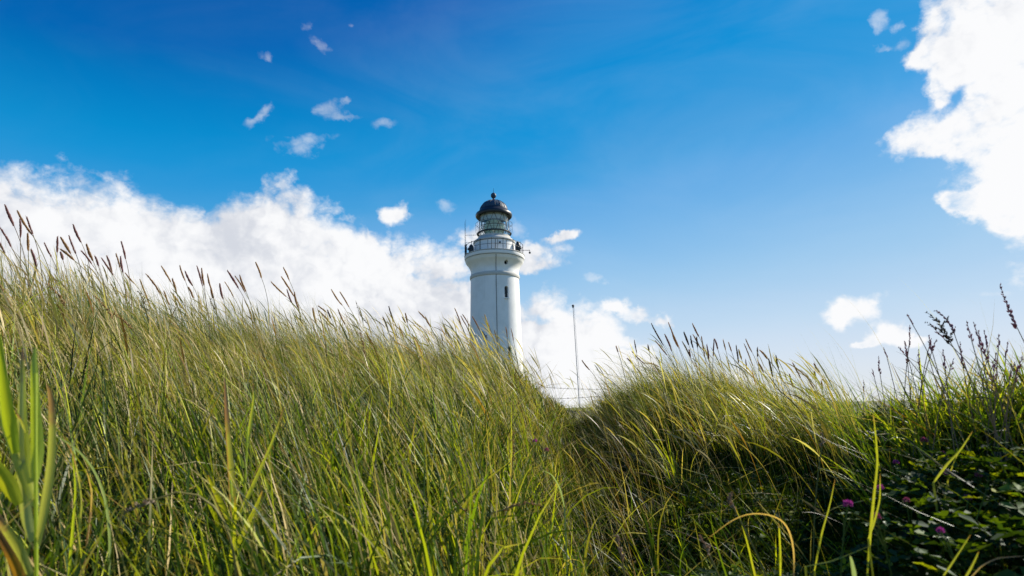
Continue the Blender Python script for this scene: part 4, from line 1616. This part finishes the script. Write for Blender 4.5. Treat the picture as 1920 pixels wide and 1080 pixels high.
for args in (
    ([(393, 558), (398, 572), (403, 580)], 4.4, .022, 'dark', 'dark lumpy seed head on the left dune skyline with a knotted tip'),
    ([(258, 545), (266, 556), (272, 570)], 4.2, .024, 'dark', 'dark clustered seed head low on the left dune skyline'),
    ([(262, 571), (270, 578), (280, 583)], 4.1, .022, 'dark', 'dark drooping seed head just under the left dune skyline'),
    ([(667, 564), (671, 578), (676, 592), (688, 606)], 4.4, .020, 'dark', 'wavy dark seed head on the low left dune'),
    ([(904, 622), (909, 628), (914, 636)], 4.2, .024, 'dark', 'short dark knotted seed head in front of the lighthouse shaft'),
    ([(0, 533), (8, 552), (20, 580)], 3.0, .022, 'straw', 'bent straw seed head at the left edge below the crest'),
    ([(85, 530), (105, 548), (122, 572)], 3.0, .024, 'straw', 'pale straw seed head arching left high on the left dune'),
    ([(175, 553), (195, 572), (212, 597)], 3.0, .024, 'straw', 'pale straw seed head arching down the left dune'),
    ([(208, 585), (228, 598), (246, 616)], 2.8, .022, 'straw', 'pale straw seed head lying over the grass of the left dune'),
    ([(675, 622), (680, 642), (684, 670)], 3.2, .026, 'straw', 'upright rusty straw seed head standing below the low left dune crest'),
    ([(691, 690), (693, 720), (694, 752)], 2.6, .018, 'brown', 'tall dry brown seed head in the middle of the left slope'),
    ([(962, 805), (963, 840), (961, 872)], 1.9, .016, 'straw', 'rusty upright seed head above the dark clover pocket'),
    ([(1157, 1000), (1162, 1030), (1166, 1050)], 1.15, .020, 'grey', 'grey lumpy seed head standing in the dark hollow at the bottom'),
    ([(1366, 925), (1369, 940), (1378, 957)], 1.2, .017, 'grey', 'pale seed head topping the leaning yellow blade at the lower right'),
    ([(1541, 812), (1543, 825), (1541, 838)], 1.7, .016, 'grey', 'small pale seed head above the clover of the right bank'),
    ([(1310, 1005), (1322, 1022), (1330, 1040)], 1.15, .016, 'grey', 'small grey tilted seed head at the bottom right of the hollow'),
    ([(1372, 728), (1378, 735), (1385, 745)], 3.4, .018, 'dark', 'dark cross-shaped seed head in front of the right mound'),
    ([(1022, 950), (985, 943), (945, 955)], 1.35, .018, 'straw', 'brown bent seed head bowed over flat in the lower middle', STEMMAT, 4.5, 5, .35),
    ([(232, 963), (255, 950), (288, 938)], 1.05, .015, 'grey', 'grey blurred seed head lying sideways in the lower left grass', STEMMAT, 4.5, 5, .35),
    ([(850, 935), (862, 948), (875, 962)], 1.35, .014, 'brown', 'small brown drooping seed head in the lower middle grass', STEMMAT, 4.5, 5, .3),
    ([(733, 765), (738, 772), (752, 780)], 2.2, .014, 'grey', 'fluffy grey seed tuft on the left slope'),
):
    knobbly(*args)


# ------------------------------------------------------------------ big blades, reeds
def ribbon(name, px_path, D, wpx, mat, parent=None, off=None, face=.0, dshift=0.0, droot=True, seg=26, fold=.25, prof=None):
    """a leaf whose centre line runs along px_path (root end first); wpx: its greatest width in photo pixels"""
    P = np.array([at(x, y, D + dshift * k / max(1, len(px_path) - 1)) for k, (x, y) in enumerate(px_path)])
    t0 = np.linspace(0, 1, len(P))
    t = np.linspace(0, 1, seg)
    # smooth spline through the points
    path = np.zeros((seg, 3))
    for k in range(3):
        path[:, k] = np.interp(t, t0, P[:, k])
    for _ in range(6):
        path[1:-1] = (path[:-2] + 2 * path[1:-1] + path[2:]) / 4
    if off is None:
        off = path[0].copy()
    W_ = .58 * wpx / FPX * D
    T = np.gradient(path, axis=0)
    T /= np.linalg.norm(T, axis=1)[:, None]
    view = path - CAMPOS
    view /= np.linalg.norm(view, axis=1)[:, None]
    side = np.cross(T, view)
    side /= np.linalg.norm(side, axis=1)[:, None]
    nor = np.cross(side, T)
    ang = face + .25 * np.sin(t * 3)
    sd = side * np.cos(ang)[:, None] + nor * np.sin(ang)[:, None]
    nn = np.cross(sd, T)
    wp = (np.minimum(1, .45 + t * 2.2) * (1 - t) ** .55 * 1.18) if prof is None else prof(t)
    wp = np.clip(wp, .03, 1.1) * W_ * .5
    mb = MB()
    vs, fs = [], []
    for i in range(seg):
        c = path[i] - off
        vs += [c - sd[i] * wp[i] + nn[i] * wp[i] * fold, c - sd[i] * wp[i] * .5 + nn[i] * wp[i] * fold * .35, c, c + sd[i] * wp[i] * .5 + nn[i] * wp[i] * fold * .35, c + sd[i] * wp[i] + nn[i] * wp[i] * fold]
    for i in range(seg - 1):
        for k in range(4):
            fs.append((i * 5 + k, i * 5 + k + 1, i * 5 + 6 + k, i * 5 + 5 + k))
    mb.add(vs, fs)
    o = mb.build(name, mat, parent, sharp=80)
    # how far along the leaf each vertex is, for the dry tip and the veins
    a = o.data.attributes.new('along', 'FLOAT', 'POINT')
    a.data.foreach_set('value', np.repeat(t, 5).astype(np.float32))
    a = o.data.attributes.new('across', 'FLOAT', 'POINT')
    a.data.foreach_set('value', np.tile(np.array([-1, -.5, 0, .5, 1.0]), seg).astype(np.float32))
    return o, off


def reed_mat(name, col, tip, tip_at=.8, edge=None):
    """leaf with fine veins along it, a dry tip and a few brown flecks"""
    m, g, out = new_mat(name)
    al = g.n('ShaderNodeAttribute')
    al.attribute_name = 'along'
    ac = g.n('ShaderNodeAttribute')
    ac.attribute_name = 'across'
    cx = g.n('ShaderNodeCombineXYZ')
    g.put(cx.inputs[0], g.math('MULTIPLY', ac.outputs['Fac'], 5.0))
    g.put(cx.inputs[1], g.math('MULTIPLY', al.outputs['Fac'], 1.2))
    vein = g.noise(cx.outputs[0], 2.2, 3, .6)
    tc = g.n('ShaderNodeTexCoord').outputs['Object']
    sp = g.noise(tc, 55, 4, .7)
    c = g.mix(g.ramp(vein.outputs[0], .3, .7), tuple(k * .72 for k in col) + (1,), tuple(k * 1.22 for k in col) + (1,))
    tm = g.math('ADD', al.outputs['Fac'], g.math('MULTIPLY', g.math('SUBTRACT', sp.outputs[0], .5), .35))
    c = g.mix(g.ramp(tm, tip_at - .08, tip_at + .1), c, tuple(tip) + (1,))
    if edge:
        c = g.mix(g.math('MULTIPLY', g.ramp(ac.outputs['Fac'], .2, .9), .8), c, tuple(edge) + (1,))
    c = g.mix(g.math('MULTIPLY', g.ramp(sp.outputs[0], .66, .74), .6), c, (.13, .07, .02, 1))
    d = g.n('ShaderNodeBsdfDiffuse')
    g.put(d.inputs[0], c)
    t = g.n('ShaderNodeBsdfTranslucent')
    g.put(t.inputs[0], g.mix(1.0, c, (1.3, 1.15, .45, 1), 'MULTIPLY'))
    mx = g.n('ShaderNodeMixShader')
    mx.inputs[0].default_value = .58
    g.put(mx.inputs[1], d.outputs[0])
    g.put(mx.inputs[2], t.outputs[0])
    gs = g.n('ShaderNodeBsdfGlossy')
    gs.inputs['Roughness'].default_value = .45
    m2 = g.n('ShaderNodeMixShader')
    m2.inputs[0].default_value = .05
    g.put(m2.inputs[1], mx.outputs[0])
    g.put(m2.inputs[2], gs.outputs[0])
    bp = g.n('ShaderNodeBump')
    bp.inputs['Strength'].default_value = .4
    bp.inputs['Distance'].default_value = .002
    g.put(bp.inputs['Height'], vein.outputs[0])
    g.put(d.inputs['Normal'], bp.outputs[0])
    g.put(out.inputs[0], m2.outputs[0])
    return m


REED = reed_mat('reed leaf', (.44, .50, .03), (.22, .13, .05), .84)
REEDPALE = reed_mat('pale reed leaf', (.40, .45, .12), (.34, .22, .13), .62)
REEDGREEN = reed_mat('fresh reed leaf', (.40, .52, .03), (.20, .16, .04), .97)
REEDBROWN = reed_mat('browning reed leaf', (.38, .40, .05), (.26, .16, .09), .62, (.28, .15, .09))
REEDORANGE = reed_mat('dying reed leaf', (.36, .20, .03), (.18, .10, .05), .5)
REEDGREY = reed_mat('grey green reed leaf', (.40, .46, .12), (.25, .2, .1), .95)  # the leaf's own light grey-green underside colour
BLADE = reed_mat('yellow green blade', (.33, .38, .025), (.35, .22, .06), .88)
BLADETAN = reed_mat('straw blade', (.48, .36, .17), (.45, .33, .16), .9)
BLADEGREY = reed_mat('grey green blade', (.22, .32, .20), (.3, .3, .15), .95)


def reed(label, stem_px, D, leaves, stem_r=.0032):
    sx, sy = stem_px[-1]
    foot = at(sx, sy, D)
    top = np.array([at(x, y, D) for x, y in stem_px])
    root = empty('reed_plant', tuple(foot))
    down = stem_down(top[-1], (top[-1] - top[-2]), bend=.2)
    path = np.concatenate([top[:-1], down]) - foot
    mb = MB()
    mb.tube(path, np.linspace(stem_r * .6, stem_r, len(path)), 8)
    mb.build('stem', REEDGREEN, root)
    for (pts, w, mat, face, dsh, lab) in leaves:
        o, _ = ribbon('leaf', pts, D, w, mat, root, foot, face, dsh)
        if lab:
            o['label'] = lab
    tag(root, label, 'reed', 'reeds in the left foreground')


reed('large broad-leaved reed cut by the left edge of the photo', [(67, 700), (67, 893), (68, 1000), (68, 1120)], .95, [
    ([(66, 900), (70, 850), (66, 770), (63, 690), (66, 650)], 27, REEDGREEN, .1, .02, None),
    ([(70, 1024), (82, 960), (96, 870), (98, 800), (95, 735), (88, 720)], 20, REEDPALE, .1, -.06, 'pale drying leaf with a brown tip'),
    ([(67, 948), (45, 885), (20, 820), (0, 775), (-30, 720)], 26, REED, -.2, .05, None),
    ([(62, 1015), (50, 980), (42, 920), (36, 850), (38, 760), (42, 700)], 24, REEDGREY, .2, .03, None),
    ([(58, 905), (46, 850), (40, 790), (42, 720), (42, 650)], 24, REED, .1, .08, 'leaf with a brown withered tip'),
    ([(36, 946), (10, 900), (-20, 860), (-70, 820)], 32, REED, .1, -.04, 'wide leaf bending out of the frame'),
    ([(58, 1080), (30, 1025), (5, 985), (-30, 930)], 24, REEDPALE, .2, -.06, None),
    ([(52, 1120), (30, 1062), (5, 1015), (-25, 960)], 20, REEDORANGE, 0, -.1, 'orange brown dying leaf'),
    ([(30, 850), (14, 780), (4, 700), (-2, 620)], 27, REEDGREEN, .1, -.05, None),
    ([(50, 812), (40, 790), (28, 768)], 7, REEDPALE, .2, -.05, None),
])
reed('slender reed with a brown-edged spear leaf in the left middle foreground', [(432, 900), (438, 972), (434, 1050), (430, 1110)], 1.15, [
    ([(440, 978), (436, 930), (430, 850), (424, 770), (421, 705)], 20, REEDBROWN, .2, .03, 'tall spear leaf with brown edges'),
    ([(431, 980), (415, 945), (398, 912), (390, 890)], 15, BLADE, .1, -.05, None),
    ([(446, 975), (462, 935), (485, 885), (510, 830), (535, 756)], 15, REED, .5, .05, None),
    ([(438, 1035), (455, 1000), (480, 950), (492, 920)], 16, BLADE, .2, -.03, None),
    ([(432, 1060), (436, 1010), (440, 960), (442, 930)], 17, REED, .3, -.05, None),
    ([(422, 810), (412, 795), (404, 775), (396, 757)], 9, BLADE, .1, .05, None),
    ([(456, 878), (450, 858), (440, 838)], 10, REEDGREEN, .1, .05, None),
])
reed('small reed with a single upright blade right of the slender reed', [(464, 800), (463, 838), (460, 900), (458, 1000)], 1.35, [
    ([(464, 838), (470, 790), (476, 750), (475, 718)], 11, REED, .1, .02, None),
    ([(458, 905), (448, 880), (440, 866)], 9, REEDGREEN, .2, .02, None),
])


def big_blade(label, pts, D, w, mat, face=0.0, dsh=0.0, name='grass_blade'):
    w *= .8
    face += .35
    o, off = ribbon(name, pts, D, w, mat, None, None, face, dsh)
    o.location = tuple(off)
    # root it in the turf
    dn = stem_down(off, np.array([0, 0, -1.0]) * .8 + (off - (np.array(at(*pts[1], D)))) * 1.0, bend=.2)
    if len(dn) > 2:
        mb = MB()
        mb.tube(dn - off, np.linspace(w * .22 / FPX * D, .0015, len(dn)), 5)
        mb.build('stem', mat, o)
    tag(o, label, 'grass blade', 'large single blades in the foreground')


for args in (
    ('tall yellow-green blade standing up in the clover at the lower right', [(1626, 1075), (1632, 990), (1640, 910), (1646, 865), (1640, 800), (1637, 775)], 1.15, 11, BLADE, .2),
    ('short yellow-green blade branching right from the tall upright blade', [(1628, 1010), (1640, 975), (1650, 935), (1650, 888)], 1.12, 8, BLADE, .1),
    ('narrow yellow-green blade left of the tall upright blade', [(1527, 1070), (1540, 1000), (1555, 950), (1566, 897)], 1.15, 8, BLADE, .2),
    ('slanting yellow-green blade pointing right up across the clover', [(1750, 905), (1775, 870), (1800, 845), (1824, 808)], 1.35, 9, BLADE, .1),
    ('tan blade arched over like a hoop at the lower right', [(1488, 1075), (1490, 1035), (1480, 990), (1462, 970), (1425, 961), (1390, 965), (1358, 985), (1325, 1012)], 1.1, 8, BLADETAN, .3),
    ('leaning yellow blade under the pale seed head at the lower right', [(1416, 1085), (1404, 1030), (1392, 985), (1378, 950)], 1.2, 9, BLADE, .2),
    ('upright green blade under the hoop of the tan blade', [(1463, 1085), (1463, 1040), (1461, 1000), (1460, 980)], 1.1, 9, REED, .2),
    ('stiff grey-green blade stump at the bottom right', [(1602, 1090), (1600, 1070), (1596, 1050), (1594, 1042)], 1.0, 17, BLADEGREY, .1),
    ('long low green blade lying right across the bottom right corner', [(1510, 1062), (1560, 1052), (1600, 1036), (1640, 1020)], 1.05, 10, BLADE, .6),
    ('thin straight blade leaning right at the bottom right', [(1765, 1085), (1785, 1055), (1805, 1025), (1820, 1002)], 1.05, 7, BLADE, .2),
    ('second thin straight blade leaning right, nearest the bottom right corner', [(1808, 1085), (1820, 1065), (1830, 1045), (1835, 1034)], 1.0, 8, BLADE, .2),
    ('thin pale blade arching left to right in the bottom right corner', [(1818, 1085), (1840, 1060), (1870, 1046), (1925, 1042)], 1.0, 6, BLADETAN, .4),
    ('broad yellow-green blade slanting up right in the lower middle', [(955, 985), (970, 930), (985, 890), (1000, 868)], 1.5, 8, BLADE, .2),
    ('bent grey blade arching over in the lower middle', [(1058, 950), (1050, 915), (1035, 890), (1018, 882)], 1.5, 8, BLADEGREY, .2),
    ('grey-green arched blade in the lower left grass', [(205, 1085), (206, 1000), (196, 925), (170, 868), (130, 830), (85, 808)], 1.15, 12, BLADEGREY, .3),
    ('pale curved blade beside the arched grey-green one', [(150, 990), (152, 930), (140, 860), (118, 815)], 1.25, 9, REEDPALE, .3),
    ('bright upright blade in the lower left grass', [(128, 1085), (135, 1000), (142, 915), (135, 845)], 1.2, 11, REEDGREEN, .2),
    ('straw-coloured twisted blade in the lower left grass', [(170, 960), (172, 925), (166, 895), (160, 878)], 1.25, 8, BLADETAN, .4),
):
    big_blade(*args)


# ------------------------------------------------------------------ clover flowers
PETAL = leaf_mat('clover petals', .35, .03, .5, (1.3, .6, 1.2), False, (.36, .075, .26), .45)
PETALDRY = leaf_mat('fading clover petals', .3, .03, .5, (1.3, .7, 1.0), False, (.30, .10, .16), .35)
CLSTEM = leaf_mat('clover stalk', .2, .04, .45, (1.2, 1.1, .5), False, (.09, .13, .025), .3)


def clover(px, py, D, r, mat, label):
    r *= .72
    c = at(px, py, D)
    root = empty('clover_flower', tuple(c))
    rs = random.Random(int(px))
    mb = MB()
    st = stem_down(c, (rs.uniform(-.3, .3), rs.uniform(-.2, .2), -1), bend=.15) - c
    mb.tube(st, .0014, 5)
    mb.build('stem', CLSTEM, root)
    hb = MB()
    for i in range(130):                                   # florets all over a little dome
        u = rs.uniform(-.45, 1)
        t = rs.uniform(0, 6.28)
        q = math.sqrt(1 - u * u)
        d = np.array([q * math.cos(t), q * math.sin(t), u])
        b = d * r * .35 + np.array([0, 0, r * .1])
        e = d * r * rs.uniform(.85, 1.12) + np.array([0, 0, r * .25])
        w = np.cross(d, [rs.uniform(-1, 1), rs.uniform(-1, 1), .3])
        w = w / np.linalg.norm(w) * r * .095
        n = np.cross(w, d) * .8
        hb.add([b, (b + e) / 2 + w, e, (b + e) / 2 - w, (b + e) / 2 + n], [(0, 1, 4), (1, 2, 4), (2, 3, 4), (3, 0, 4)])
    hb.build('flower_head', mat, root, smooth=False)
    for k in range(3):
        lb = MB()
        a = rs.uniform(0, 6.28)
        o = np.array([math.cos(a), math.sin(a), -.15]) * r * rs.uniform(1.0, 1.8) + np.array([0, 0, -r * rs.uniform(.8, 2.0)])
        for j in range(3):
            t = a + (j - 1) * 1.5
            u = np.array([math.cos(t), math.sin(t), rs.uniform(-.1, .3)])
            v = np.array([-math.sin(t), math.cos(t), 0])
            s = r * 1.35
            lb.add([o, o + u * s * .5 + v * s * .33 + [0, 0, s * .12], o + u * s, o + u * s * .5 - v * s * .33 + [0, 0, s * .12]], [(0, 1, 2), (0, 2, 3)])
        lb.tube([st[min(2, len(st) - 1)], o * .6 + st[min(1, len(st) - 1)] * .4, o], .0008, 4)
        lb.build('leaf', CLSTEM, root, smooth=False)
    tag(root, label, 'clover', 'pink clover flowers')


for args in (
    (1733, 827, 1.75, .012, PETALDRY, 'pink clover flower highest on the right bank'),
    (1769, 854, 1.65, .012, PETALDRY, 'faded pink clover flower just below the highest one on the right bank'),
    (1779, 891, 1.50, .0125, PETAL, 'wide bright pink clover flower right of the tall yellow-green blade'),
    (1835, 893, 1.50, .010, PETALDRY, 'half-hidden faded clover flower near the right edge'),
    (1651, 916, 1.45, .0105, PETAL, 'small pink clover flower touching the tall yellow-green blade'),
    (1590, 948, 1.28, .0135, PETAL, 'brightest magenta clover flower left of the tall yellow-green blade'),
    (1643, 971, 1.22, .0125, PETALDRY, 'dull purple clover flower against the foot of the tall blade'),
    (1764, 997, 1.18, .009, PETAL, 'small violet clover flower in the dark lower right corner'),
    (1815, 935, 1.4, .010, PETALDRY, 'dim pink clover flower low under the slanting blade near the right edge'),
    (1700, 940, 1.4, .0095, PETALDRY, 'small dusky clover flower right of the tall yellow-green blade'),
    (1680, 868, 1.65, .010, PETAL, 'small pink clover flower above the tall blade, left of the highest one'),
    (1003, 828, 2.05, .0125, PETAL, 'pink clover flower in the middle hollow, left of the saddle path'),
    (1025, 845, 2.0, .0125, PETALDRY, 'faded reddish clover flower below the one in the middle hollow'),
):
    clover(*args)
